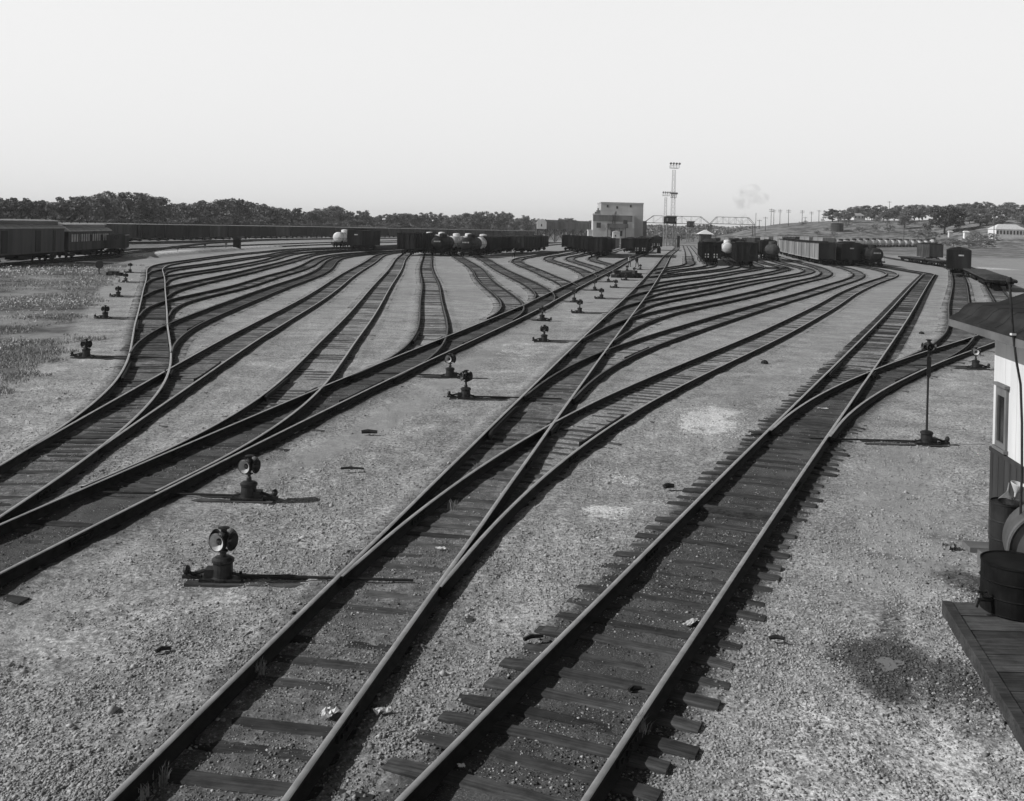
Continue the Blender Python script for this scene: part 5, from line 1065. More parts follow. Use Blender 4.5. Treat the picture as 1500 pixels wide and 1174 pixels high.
m = MB(); m.lathe([(.275, 0), (.29, .01), (.29, .03), (.28, .04), (.28, .28), (.295, .295), (.28, .31), (.28, .57), (.295, .585), (.28, .60), (.28, .85), (.29, .86), (.29, .885), (.275, .89), (.27, .865), (.02, .865)], n=36); m.build('drum_shell', M['drum'], dr)
m = MB(); m.lathe([(.045, .865), (.045, .90), (.03, .905)], c=(-.12, -.08, 0), n=12); m.build('bung', M['iron'], dr)
bl = MB(); bl.box((8.15, 16.6, .13), (.62, .7, .25)); o = bl.build('concrete_block', M['conc_dark'], None, (8.15, 16.6, 0)); tag(o, 'dark block under the black oil drum', 'block')
def funnel(name, loc, rot, label, mat):
    o = thing(name, label, 'funnel', loc); o.rotation_euler = rot
    m = MB(); n = 24
    prof = [(r_*.8, h_*.85) for r_, h_ in [(.012, -.20), (.018, -.05), (.03, .0), (.15, .17), (.155, .19), (.15, .185), (.145, .17), (.026, .005), (.012, -.05), (.008, -.2)]]
    m.lathe(prof, n=n); m.build('cone', M[mat], o); return o
funnel('sheet_funnel', (8.07, 16.45, 1.33), (R_(150), R_(25), 0), 'dull sheet metal funnel upside down on the oil drum', 'galv')
funnel('pale_funnel', (8.19, 16.42, 1.33), (R_(8), R_(12), 0), 'pale funnel hanging spout down above the oil drum', 'white_paint')
m = MB(); m.box((8.35, 17.75, .03), (.65, .4, .12), -.1); o = m.build('concrete_slab', M['conc_dark'], None, (8.2, 17.75, 0)); tag(o, 'small concrete slab at the foot of the shed', 'slab')
# oily puddle
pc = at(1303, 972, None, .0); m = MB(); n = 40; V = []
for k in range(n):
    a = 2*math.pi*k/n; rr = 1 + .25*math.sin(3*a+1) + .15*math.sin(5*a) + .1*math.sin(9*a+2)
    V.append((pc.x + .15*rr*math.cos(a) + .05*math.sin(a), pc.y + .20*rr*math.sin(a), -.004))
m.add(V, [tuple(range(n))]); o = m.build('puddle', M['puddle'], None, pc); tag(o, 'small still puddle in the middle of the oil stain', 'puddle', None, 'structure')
# ------------------------------------------------------------------ litter: papers, sticks, scrap
def sheet(px, py, w, h, label, name='paper_scrap', mat='paper', crumple=.03, rz=.4, cat='paper'):
    p = at(px, py); m = MB(); n = 7; r = random.Random(px); V = []
    for i in range(n):
        for j in range(n):
            u, v = i/(n-1)-.5, j/(n-1)-.5
            V.append((u*w*(1+.2*r.uniform(-1, 1)), v*h*(1+.2*r.uniform(-1, 1)), .045 + crumple*r.random()))
    F = [(i*n+j, i*n+j+1, (i+1)*n+j+1, (i+1)*n+j) for i in range(n-1) for j in range(n-1)]
    m.add(V, F); o = m.build(name, M[mat]); o.location = p; o.rotation_euler = (0, 0, rz); return tag(o, label, cat, 'scraps of paper on the tracks')
sheet(481, 1052, .16, .22, 'crumpled pale paper between the rails of the middle lead near the bottom edge', crumple=.06, rz=-.4)
sheet(560, 1051, .18, .07, 'twisted white scrap of paper beside the right rail of the middle lead', crumple=.06)
sheet(645, 808, .17, .09, 'flat pale scrap between the middle lead rails near the first switch', rz=.1)
sheet(1205, 601, .3, .14, 'bright white paper between the rails below the tall switch target', rz=-.1)
sheet(1392, 806, .22, .2, 'crumpled pale rag by the concrete slab', 'rag', 'galv', .08, .2, 'rag')
sheet(676, 1130, .07, .05, 'tiny white scrap left of the sooty track', crumple=.03)
sheet(1012, 917, .3, .1, 'pale smear of paper stuck at the right rail of the sooty track', crumple=.02, rz=.9)
def stick(px, py, L, a, label, w=.06):
    p = at(px, py); m = MB(); m.tube([(-L/2, 0, .05), (-L*.1, .02, .065), (L/2, -.01, .055)], [w*.4, w*.5, w*.35], 6); o = m.build('scrap_stick', M['stick']); o.location = p; o.rotation_euler = (0, 0, a); tag(o, label, 'stick', 'scrap sticks on the gravel')
stick(781, 940, .28, .5, 'charred stick on the gravel left of the sooty track'); stick(1138, 941, .2, -.05, 'short dark stick right of the sooty track'); stick(930, 1016, .16, .4, 'dark splinter between the sooty rails')
stick(239, 958, .18, .7, 'small dark stick on the gravel at lower left'); stick(980, 716, .22, .3, 'dark lump-like stub on gravel left of the sooty track', .12); stick(541, 636, .4, .1, 'dark stub on the gravel between the two leads', .12); stick(516, 690, .5, .05, 'thin dark stick on the gravel between the two leads'); stick(1122, 640, .8, .0, 'long dark stick left of the rails at the right turnout')
for px, py, lab in [(1120, 532, 'small dark clod on pale ground left of the right turnout'), (1350, 489, 'lone dark clod on pale ground left of the tall target')]:
    p = at(px, py); m = MB(); m.lathe([(.16, -.02), (.15, .05), (.09, .1), (.02, .13)], n=9); o = m.build('dirt_clod', M['stick']); o.location = p; tag(o, lab, 'clod')
# dark heap between the leads and small boxes of the yard
p = at(914, 407); m = MB(); r_ = random.Random(2)
for i in range(26): m.box((r_.uniform(-1.2, 1.9), r_.uniform(-.5, .5), r_.uniform(.1, .75)*(1 if abs(r_.random()) < .7 else .6)), (r_.uniform(.4, 1.3), r_.uniform(.3, .6), r_.uniform(.15, .4)), r_.uniform(0, 3))
m.box((0, 0, .3), (2.2, .9, .6)); o = m.build('scrap_pile', M['stick']); o.location = p; tag(o, 'dark pile of spare fittings between the two leads', 'scrap pile')
def yard_box(px, py, w, h, label, mat='car_black'):
    p = at(px, py); o = thing('relay_box', label, 'box', (p.x, p.y, gz(p.x, p.y)))
    m = MB(); m.bx(-w/2, w/2, -.4, .4, 0, h); m.build('cabinet', M[mat], o)
    m = MB(); m.prism([(-w/2-.1, h+.002), (0, h+.2), (w/2+.1, h+.002)], lambda a, b: (a, -.5, b), lambda a, b: (a, .5, b)); m.build('roof', M['roof_dark'], o)
    m = MB(); m.bx(-w/2+.1, w/2-.1, -.43, -.402, .1, h-.15); m.build('door', M['underframe'], o)
yard_box(347, 366.5, 1.3, 2.3, 'dark relay box on the gravel bank before the boxcars'); yard_box(965, 371.5, .9, 1.3, 'small dark trackside box at the foot of the signal tower')
p = at(145, 402.5); o = thing('signal_disc', 'dark round signal disc on a short post in the weeds at left', 'signal', (p.x, p.y, 0)); m = MB(); m.cyl((0, 0, 0), (0, 0, .7), .06, n=8); m.build('post', M['iron'], o); m = MB(); m.lathe([(.02, -.05), (.36, -.05), (.4, 0), (.36, .05), (.02, .05)], c=(0, 0, .95), n=20, M=Matrix.Rotation(R_(90), 3, 'X')); m.build('disc', M['iron'], o)
p = at(168, 404); m = MB()
for i in range(7): m.box((r_.uniform(-.7, .7), r_.uniform(-.2, .2), .15+.1*(i % 2)), (.5, .4, .3), r_.uniform(0, 3))
o = m.build('scrap_pile', M['stick']); o.location = p; tag(o, 'low dark scrap lying in the weeds beside the far left stands', 'scrap pile')
# ------------------------------------------------------------------ people
def person(px, py, label, shirt, pose, h=1.76, facing=0.0):
    p = at(px, py); o = bpy.data.objects.new('person', None)
    s = h/1.76
    hip, kn = .92, .5
    J = {'pel': (0, 0, .95), 'wa': (0, .01, 1.1), 'ch': (0, .0, 1.3), 'nk': (0, 0, 1.48), 'hd': (0, -.02, 1.58), 'tp': (0, -.01, 1.72),
         'lh': (-.1, 0, .9), 'lk': (-.12 + pose.get('l', 0)*.2, -.03, .5), 'la': (-.13 + pose.get('l', 0)*.3, 0.02, .09), 'lt': (-.14 + pose.get('l', 0)*.3, -.14, .04),
         'rh': (.1, 0, .9), 'rk': (.12 + pose.get('r', 0)*.2, -.03, .5), 'ra': (.13 + pose.get('r', 0)*.3, .02, .09), 'rt': (.15 + pose.get('r', 0)*.3, -.14, .04),
         'ls': (-.19, 0, 1.42), 'le': (-.26, .02, 1.14), 'lw': (-.25, -.08, .9), 'lf': (-.25, -.1, .8), 'rs': (.19, 0, 1.42), 're': (.27, .02, 1.14), 'rw': (.26 - pose.get('arm', 0)*.1, -.1, .92), 'rf': (.25 - pose.get('arm', 0)*.12, -.14, .84)}
    if pose.get('bend'):
        b = pose['bend']
        for k in ('wa', 'ch', 'nk', 'hd', 'tp', 'ls', 'le', 'lw', 'lf', 'rs', 're', 'rw', 'rf'):
            x, y, z = J[k]; dz = z-.95; J[k] = (x, y - math.sin(b)*dz, .95 + math.cos(b)*dz)
    rad = dict(pel=.15, wa=.14, ch=.16, nk=.06, hd=.10, tp=.075, lh=.095, lk=.065, la=.05, lt=.045, rh=.095, rk=.065, ra=.05, rt=.045, ls=.075, le=.05, lw=.035, lf=.04, rs=.075, re=.05, rw=.035, rf=.04)
    E = [('pel', 'wa'), ('wa', 'ch'), ('ch', 'nk'), ('nk', 'hd'), ('hd', 'tp'), ('pel', 'lh'), ('lh', 'lk'), ('lk', 'la'), ('la', 'lt'), ('pel', 'rh'), ('rh', 'rk'), ('rk', 'ra'), ('ra', 'rt'), ('ch', 'ls'), ('ls', 'le'), ('le', 'lw'), ('lw', 'lf'), ('ch', 'rs'), ('rs', 're'), ('re', 'rw'), ('rw', 'rf')]
    K = list(J); me = bpy.data.meshes.new('person'); me.from_pydata([tuple(c*s for c in J[k]) for k in K], [(K.index(a), K.index(b)) for a, b in E], []); me.update()
    o = bpy.data.objects.new('person', me); COL.objects.link(o)
    md = o.modifiers.new('skin', 'SKIN'); md.use_smooth_shade = True
    for v, k in zip(me.skin_vertices[0].data, K): v.radius = (rad[k]*s, rad[k]*s*(.75 if k in ('ch', 'wa') else 1)); v.use_root = (k == 'pel')
    sb = o.modifiers.new('sub', 'SUBSURF'); sb.levels = 1; sb.render_levels = 1
    me.materials.append(M['cloth_dark'])
    o.location = p; o.rotation_euler = (0, 0, facing); tag(o, label, 'person')
    def cloth(name, keys, mat, grow):
        mb = MB()
        for a, b in keys: mb.cyl(Vector(J[a])*s, Vector(J[b])*s, rad[a]*s*grow, rad[b]*s*grow, 14)
        mb.build(name, M[mat], o)
    cloth('shirt', [('pel', 'wa'), ('wa', 'ch'), ('ls', 'le'), ('rs', 're'), ('le', 'lw'), ('re', 'rw')], shirt, 1.16)
    mb = MB(); mb.lathe([(.17*s, 0), (.165*s, .012*s), (.105*s, .02*s), (.10*s, .09*s), (.06*s, .11*s)], c=Vector(J['tp'])*s - Vector((0, 0, .06*s)), n=14); mb.build('hat', M['cloth_dark'], o)
    mb = MB(); mb.lathe([(.05, -.12), (.085, -.07), (.098, 0), (.09, .06), (.04, .1)], c=Vector(J['hd'])*s + Vector((0, -.015, .02)), n=14); mb.build('face', M['skin'], o)
    return o
person(752, 378, 'man standing alone in front of the ribbed gondolas, lighter shirt', 'cloth_light', {'l': -.3, 'r': .3}, 1.78, .2)
person(922, 391.5, 'man in a light shirt standing by the left lead', 'cloth_light', {'l': -.5, 'r': .4, 'arm': 1}, 1.82, .9)
person(933, 392, 'man in dark clothes leaning forward beside the light shirted man', 'cloth_dark', {'l': -.4, 'r': .6, 'bend': .45, 'arm': 1}, 1.82, -.9)
# ------------------------------------------------------------------ coaling plant, tower, masts, gantry
Yb = 430.0
bo = at(900, 352, Yb); bo.z = 0
pl = thing('coaling_plant', 'big stepped concrete coaling plant beyond the left yard', 'coaling plant', (bo.x, bo.y, 0))
def PX(px, Y=Yb): return at(px, 340, Y).x - bo.x
def PZ(px, py, Y=Yb): return at(px, py, Y).z
zt, zm = PZ(905, 297), PZ(895, 314.5)
x0, x1, x2 = PX(879.5), PX(935), PX(941.5)
def shell(name, xa, xb, ya, yb, z, mat):
    m = MB(); m.bx(xa, xb, ya, yb, -.3, z); m.bx(xa-.15, xb+.15, ya-.15, yb+.15, z-.45, z-.003+.1)
    n = int(z/2.0)
    for i in range(1, n): m.bx(xa-.03, xb+.03, ya-.03, yb+.03, i*2.0, i*2.0+.05)
    return m.build(name, M[mat], pl)
shell('main_block', x0, x2, 0, 18, zt, 'conc')
shell('front_block', PX(866), PX(925), -9, -.2, zm, 'conc')
m = MB(); m.bx(PX(866)-.1, PX(922), -9.12, -9.02, PZ(890, 325), zm-.5); o = m.build('stained_band', M['conc_dark'], pl)
m = MB(); m.bx(PX(885), PX(915), -13, -9.05, PZ(895, 334), PZ(895, 328)); m.bx(PX(890), PX(897), -12.5, -9.05, PZ(895, 345), PZ(895, 334)-.01)
for k in range(4): m.bar((PX(886)+k*2.4, -12.8, 0), (PX(886)+k*2.4, -12.8, PZ(895, 334)), .3)
m.build('chute_house', M['conc_dark'], pl)
shell('side_bay', PX(860), PX(878), -8, -.5, PZ(865, 337), 'conc')
m = MB(); m.bx(PX(874), PX(880), 1, 5, PZ(876, 313)-2, PZ(876, 308)); m.bx(PX(875), PX(877), 2, 3, PZ(876, 308)+.002, PZ(876, 305)); m.build('roof_house', M['conc_dark'], pl)
m = MB(); m.bx(x2+.02, PX(948), 2, 12, 0, PZ(945, 324)); m.build('lean_to', M['conc_dark'], pl)
for px, py in ((889, 302), (903, 304), (923, 302)):
    m = MB(); m.bx(PX(px)-.4, PX(px)+.4, -.06, .02, PZ(px, py)-.6, PZ(px, py)+.5); w = m.build('window', M['fascia'], pl)
    m = MB(); m.bx(PX(px)-.3, PX(px)+.3, -.09, -.065, PZ(px, py)-.5, PZ(px, py)+.4); m.build('pane', M['window_dark'], w)
for px, py in ((912, 326), (874, 330), (905, 342)):
    m = MB(); m.bx(PX(px)-.9, PX(px)+.9, -9.2, -9.13, PZ(px, py)-1.2, PZ(px, py)+1); w = m.build('window', M['fascia'], pl)
    m = MB(); m.bx(PX(px)-.75, PX(px)+.75, -9.24, -9.205, PZ(px, py)-1.05, PZ(px, py)+.85); m.build('pane', M['window_dark'], w)
m = MB(); m.bar((PX(894), -9.3, zm-.2), (PX(894), -9.3, PZ(895, 345)), .3); m.bar((PX(897), -9.3, zm+.8), (PX(897), -9.3, PZ(895, 330)), .25); m.build('downpipes', M['steel_dark'], pl)
m = MB(); m.bx(PX(868), PX(871), -9.4, -9.0, zm+.11, zm+.8); m.bx(PX(899), PX(901), -5, -4, zm+.11, zm+1.3); m.build('roof_vents', M['conc_dark'], pl)
# white gabled conveyor house on its trestle
h0 = at(793.5, 335.5, 415); cv = thing('conveyor_house', 'small white gabled conveyor head house left of the coaling plant', 'conveyor house', (h0.x, 415, 0))
zb, ze, zp = h0.z, at(793, 325.5, 415).z, at(793, 321.5, 415).z
m = MB(); m.prism([(-1.95, zb), (1.95, zb), (1.95, ze), (1.2, zp-.1), (0, zp), (-1.2, zp-.1), (-1.95, ze)], lambda p, q: (p, 0, q), lambda p, q: (p, 3.5, q)); m.build('wall', M['white_paint'], cv)
m = MB(); m.bx(-.35, .1, -.05, .01, zb+1.0, zb+1.9); m.build('window', M['window_dark'], cv)
m = MB(); m.prism([(-1.9, zb+.1), (1.9, zb+.1), (1.9, ze), (0, zp-.05), (-1.9, ze)], lambda p, q: (p+3.5*.9*0, 3.52, q), lambda p, q: (p+20, 30, q)); m.build('gallery', M['conc_dark'], cv)
m = MB()
for k in range(6):
    f_ = k/5; x, y = 20*f_, 1+28*f_
    for s in (-1.6, 1.6): m.bar((x+s, y, -.2), (x+s, y, zb-.02+.1), .35)
    m.bar((x-1.6, y, .3), (x+1.6, y, zb), .2); m.bar((x+1.6, y, .3), (x-1.6, y, zb), .2)
m.build('trestle', M['steel_dark'], cv)
wh = at(903, 342.5, 330); o = thing('white_cabin', 'tiny white cabin seen over the dark cars before the coaling plant', 'cabin', (wh.x, 330, 0)); m = MB(); m.bx(-1.1, 1.1, 0, 2, 3.1, at(903, 340, 330).z); m.build('wall', M['white_paint'], o); m = MB(); m.bx(-1.0, 1.0, .1, 1.9, 0, 3.098); m.build('base', M['conc_dark'], o); m = MB(); m.prism([(-1.25, at(903, 340, 330).z+.002), (0, at(903, 338.3, 330).z), (1.25, at(903, 340, 330).z+.002)], lambda p, q: (p, -.15, q), lambda p, q: (p, 2.15, q)); m.build('roof', M['white_paint'], o); m = MB(); m.bx(-.5, -.1, -.05, -.002, 3.6, 4.2); m.build('window', M['window_dark'], o)
# lattice floodlight masts
def mast(name, label, px, pyt, Y, wbase, wtop, platforms, mat='steel_grey'):
    b = at(px, 340, Y); H = at(px, pyt, Y).z; o = thing(name, label, 'floodlight mast', (b.x, Y, 0), AXIS, 'floodlight masts')
    m = MB(); n = 14; W = lambda z: wbase + (wtop-wbase)*min(1, z/H)
    for k in range(n):
        z0, z1 = H*.97*k/n, H*.97*(k+1)/n; a, c = W(z0)/2, W(z1)/2
        C0 = [(-a, -a, z0), (a, -a, z0), (a, a, z0), (-a, a, z0)]; C1 = [(-c, -c, z1), (c, -c, z1), (c, c, z1), (-c, c, z1)]
        for i in range(4):
            j = (i+1) % 4; m.bar(C0[i], C1[i], .085); m.bar(C0[i], C1[j], .04); m.bar(C1[i], C1[j], .04)
    m.build('lattice', M[mat], o)
    for zf, wd in platforms:
        z = at(px, zf, Y).z; pm = MB(); pm.bx(-wd/2, wd/2, -wd/2*.6, wd/2*.6, z-.1, z+.02)
        for s in (-1, 1):
            pm.bar((-wd/2, s*wd*.3, z+1.0), (wd/2, s*wd*.3, z+1.0), .06)
            for i in range(4): pm.bar((-wd/2+wd*i/3, s*wd*.3, z), (-wd/2+wd*i/3, s*wd*.3, z+1.0), .06)
        pp = pm.build('platform', M['steel_dark'], o)
        for i in range(4):
            x = -wd/2*1.1 + wd*1.1*i/3; l = MB(); l.bar((x, -wd*.3, z), (x, -wd*.3, z+1.7), .1); l.lathe([(.2, -.3), (.5, .25), (.54, .3), (.45, .3)], c=(x, -wd*.3-.1, z+1.9), n=12, M=Matrix.Rotation(R_(115), 3, 'X')); l.build('floodlight', M['steel_grey'], pp)
    return o
mast('floodlight_mast', 'tall lattice floodlight mast with a crown of lamps above the signal tower', 985, 246, 425, 1.7, 1.0, [(246.5, 3.4), (290, 2.0)])
mast('floodlight_mast', 'shorter lattice floodlight mast left of the tall one', 974, 287, 560, 1.5, 1.0, [(287, 3.4)])
# signal towers on legs
def signal_tower(px, py0, py1, pyg, Y, wpx, label, mat='car_black'):
    b = at(px, pyg, Y); o = thing('signal_tower', label, 'signal tower', (b.x, Y, 0), AXIS); w = wpx*Y/FOC; z0, z1 = at(px, py1, Y).z, at(px, py0, Y).z
    m = MB(); m.bx(-w/2, w/2, 0, w*.9, z0, z1); m.build('cabin', M[mat], o)
    m = MB(); m.bx(-w/2-.4, w/2+.4, -.4, w*.9+.4, z1+.002, z1+.35); m.build('roof', M['roof_light'], o)
    for i in range(4):
        x = -w/2+.35+(w-.7)*i/3; g = MB(); g.bx(x-.3, x+.3, -.05, -.003, z0+.9, z1-.6); g.build('window', M['window_pale' if i in (0, 3) else 'window_dark'], o)
    m = MB()
    for x in (-w/2+.2, w/2-.2):
        for y in (.2, w*.9-.2): m.bar((x, y, -.2), (x, y, z0), .35)
    for k in range(4):
        za, zb_ = z0*k/4, z0*(k+1)/4; m.bar((-w/2+.2, .2, za), (w/2-.2, .2, zb_), .12); m.bar((w/2-.2, .2, za), (-w/2+.2, .2, zb_), .12); m.bar((-w/2+.2, .2, zb_), (w/2-.2, .2, zb_), .12)
    m.build('legs', M['steel_grey'], o); return o
signal_tower(983, 317.5, 328, 356, 400, 15.5, 'dark signal cabin on tall pale legs at the end of the middle lead')
signal_tower(1012.5, 325, 333, 345, 560, 9, 'small dark signal cabin on legs right of the taller one')
# truss footbridge
def truss(px0, px1, pyt, pyb, Y, label):
    a, b = at(px0, pyb, Y), at(px1, pyb+.8, Y); zt_, zb_ = at((px0+px1)/2, pyt, Y).z, at((px0+px1)/2, pyb, Y).z
    o = thing('truss_bridge', label, 'truss bridge', (a.x, Y, 0), 0, 'truss bridge spans over the yard'); L = b.x-a.x; n = 7
    for y, nm in ((0, 'side_truss'), (3.0, 'side_truss')):
        m = MB(); m.bar((0, y, zb_), (L, y, zb_), .2); m.bar((L/n, y, zt_), (L-L/n, y, zt_), .16); m.bar((0, y, zb_), (L/n, y, zt_), .16); m.bar((L, y, zb_), (L-L/n, y, zt_), .16)
        for k in range(1, n): m.bar((L*k/n, y, zb_), (L*k/n, y, zt_), .08)
        for k in range(1, n-1): m.bar((L*k/n, y, zb_ if k % 2 else zt_), (L*(k+1)/n, y, zt_ if k % 2 else zb_), .05)
        m.build(nm, M['steel_dark'], o)
    m = MB(); m.bx(0, L, .2, 2.8, zb_-.15, zb_+.05); m.build('deck', M['pole_wood'], o)
    m = MB()
    for y in (0, 3.0):
        m.bar((L-.3, y, -.3), (L-.3, y, zb_-.2), .25); m.bar((.3, y, -.3), (.3, y, zb_-.2), .25)
    m.build('piers', M['steel_dark'], o)
truss(944, 1041, 317, 327.5, 470, 'long trussed footbridge span joined to the coaling plant, left of two')
truss(1041.5, 1106, 318.5, 328.5, 470, 'trussed footbridge span reaching the hill, right of two')
m_ = at(1107, 330, 468); o = thing('bridge_mast', 'thin dark mast at the right end of the trussed footbridge', 'mast', (m_.x, 468, gz(m_.x, 468))); m = MB(); m.cyl((0, 0, -.5), (0, 0, at(1107, 312, 468).z-gz(m_.x, 468)), .18, .1, 8); m.build('pole', M['pole_wood'], o); m = MB(); m.bx(-.5, .5, -.3, .3, 0, 2.2); m.build('base', M['white_paint'], o)
# white hipped-roof cabin and other sheds by the tower
hb = at(1034, 352, 330); o = thing('hipped_cabin', 'yard cabin with a white hipped roof behind the black hoppers', 'cabin', (hb.x, 330, 0)); ze_, zp_ = at(1034, 343.3, 330).z, at(1034, 337, 330).z
m = MB(); m.bx(-1.7, 1.7, 0, 3.4, 0, ze_+.05); m.build('wall', M['car_mid'], o); m = MB(); m.add([(-2.5, -.8, ze_), (2.5, -.8, ze_), (2.5, 4.2, ze_), (-2.5, 4.2, ze_), (-.3, 1.7, zp_), (.3, 1.7, zp_)], [(0, 1, 5, 4), (1, 2, 5), (2, 3, 4, 5), (3, 0, 4), (3, 2, 1, 0)]); m.build('roof', M['white_paint'], o)
m = MB(); m.bx(-.9, .9, -.04, -.003, ze_-1.4, ze_-.4); m.build('window', M['window_dark'], o)
# dark tall box shed left of the lead near the tower
yb_ = at(994, 357, 375); o = thing('platform_shed', 'dark upright hut right of the signal cabin legs', 'hut', (yb_.x, 375, 0)); m = MB(); m.bx(-.45, .45, 0, 1, 0, at(994, 346.5, 375).z); m.build('wall', M['car_dark'], o); m = MB(); m.bx(-.6, .6, -.15, 1.15, at(994, 346.5, 375).z+.002, at(994, 346.5, 375).z+.2); m.build('roof', M['roof_dark'], o)
# ------------------------------------------------------------------ hill: water tank, houses, outhouses, poles
def ground_at(px, Y): 
    x = at(px, 340, Y).x; return Vector((x, Y, gz(x, Y)))
g = ground_at(1226, 542); o = thing('water_tank', 'dark cylindrical water tank on the slope behind the tank cars', 'water tank', g); m = MB(); zt_ = at(1226, 327.5, 542).z - g.z; m.lathe([(3.25, -2), (3.25, zt_), (1.6, zt_+.3), (.02, zt_+.4)], n=32); m.build('tank', M['car_mid'], o)
m = MB()
for k in range(3): m.lathe([(3.27, zt_*(.25+.3*k)), (3.3, zt_*(.25+.3*k)+.06), (3.27, zt_*(.25+.3*k)+.12)], n=32)
m.build('hoops', M['car_dark'], o)
def house(px, Y, wpx, hwall, hroof, label, wall='white_paint', roof='roof_light', depth=6, windows=3, gable=False, name='house', drop=0.0):
    g = ground_at(px, Y); w = wpx*Y/FOC; o = thing(name, label, 'house' if name == 'house' else name.replace('_', ' '), g)
    m = MB(); m.bx(-w/2, w/2, 0, depth, -1, hwall); m.build('wall', M[wall], o); m = MB()
    m.add([(-w/2-.4, -.4, hwall), (w/2+.4, -.4, hwall), (w/2+.4, depth+.4, hwall), (-w/2-.4, depth+.4, hwall), (-w/2+(0 if gable else w*.2), depth/2, hwall+hroof), (w/2-(0 if gable else w*.2), depth/2, hwall+hroof)], [(0, 1, 5, 4), (1, 2, 5), (2, 3, 4, 5), (3, 0, 4), (3, 2, 1, 0)]); m.build('roof', M[roof], o)
    for i in range(windows):
        x = -w/2 + w*(i+.5)/windows; m = MB(); m.bx(x-.35, x+.35, -.05, -.003, hwall*.4, hwall*.85); m.build('window', M['window_dark'], o)
    return o
house(1258, 625, 15, 2.6, 1.5, 'small white house on the hill below the trees')
house(1282, 630, 9, 2.4, 1.2, 'tiny pale cottage right of the small white house', windows=2)
house(1323, 660, 9, 4.5, 1.5, 'pale two-storey house half hidden by hill trees', windows=2)
house(1481, 468, 44, 3.8, 2.4, 'long pale building with a white roof at the right edge below the trees', 'white_paint', 'white_paint', 8, 9)
house(1393, 505, 5, 2.6, .6, 'left of the two pale outhouses in the pasture', 'white_paint', 'white_paint', 1.6, 0, True, 'outhouse'); house(1416, 490, 6, 2.9, .7, 'right of the two pale outhouses in the pasture', 'white_paint', 'white_paint', 1.6, 0, True, 'outhouse')
def pole(px, pyt, pyb, Y, label, arms=1, lean=0.0):
    g = ground_at(px, Y); zt_ = at(px, pyt, Y).z - g.z; o = thing('telegraph_pole', label, 'telegraph pole', g, .2, 'telegraph poles on the hill'); m = MB(); m.cyl((0, 0, -.5), (lean, 0, zt_), .2, .13, 8); m.build('mast', M['pole_wood'], o)
    for k in range(arms):
        m = MB(); m.bar((-1.4, 0, zt_-.6-k*1.0), (1.4, 0, zt_-.6-k*1.0), .16); a = m.build('crossarm', M['pole_wood'], o); m = MB()
        for i in range(4): m.cyl((-1.2+.8*i, 0, zt_-.52-k), (-1.2+.8*i, 0, zt_-.25-k), .08, .06, 6)
        m.build('insulators', M['conc'], a)
for i, (px, pt, Y, ar) in enumerate([(1121, 318, 560, 1), (1129, 306, 600, 2), (1133, 307, 660, 2), (1142, 307, 640, 2), (1154.5, 307, 590, 2), (1174.5, 308, 590, 2), (1179, 318, 680, 1), (1188, 310, 680, 2), (1199, 308, 610, 1)]):
    pole(px, pt, 330, Y, 'telegraph pole on the bare hill crest, %s from the footbridge' % nth(i), ar)
pole(1302, 295, 320, 660, 'telegraph pole rising above the hill trees', 1); pole(1456, 308, 348, 460, 'dark signal-like pole by the long pale building', 1); pole(1324, 322, 345, 500, 'slim pole standing in the pasture left of the big oak', 0)
pole(1112, 322, 332, 580, 'shortest telegraph pole, next to the footbridge mast', 1)
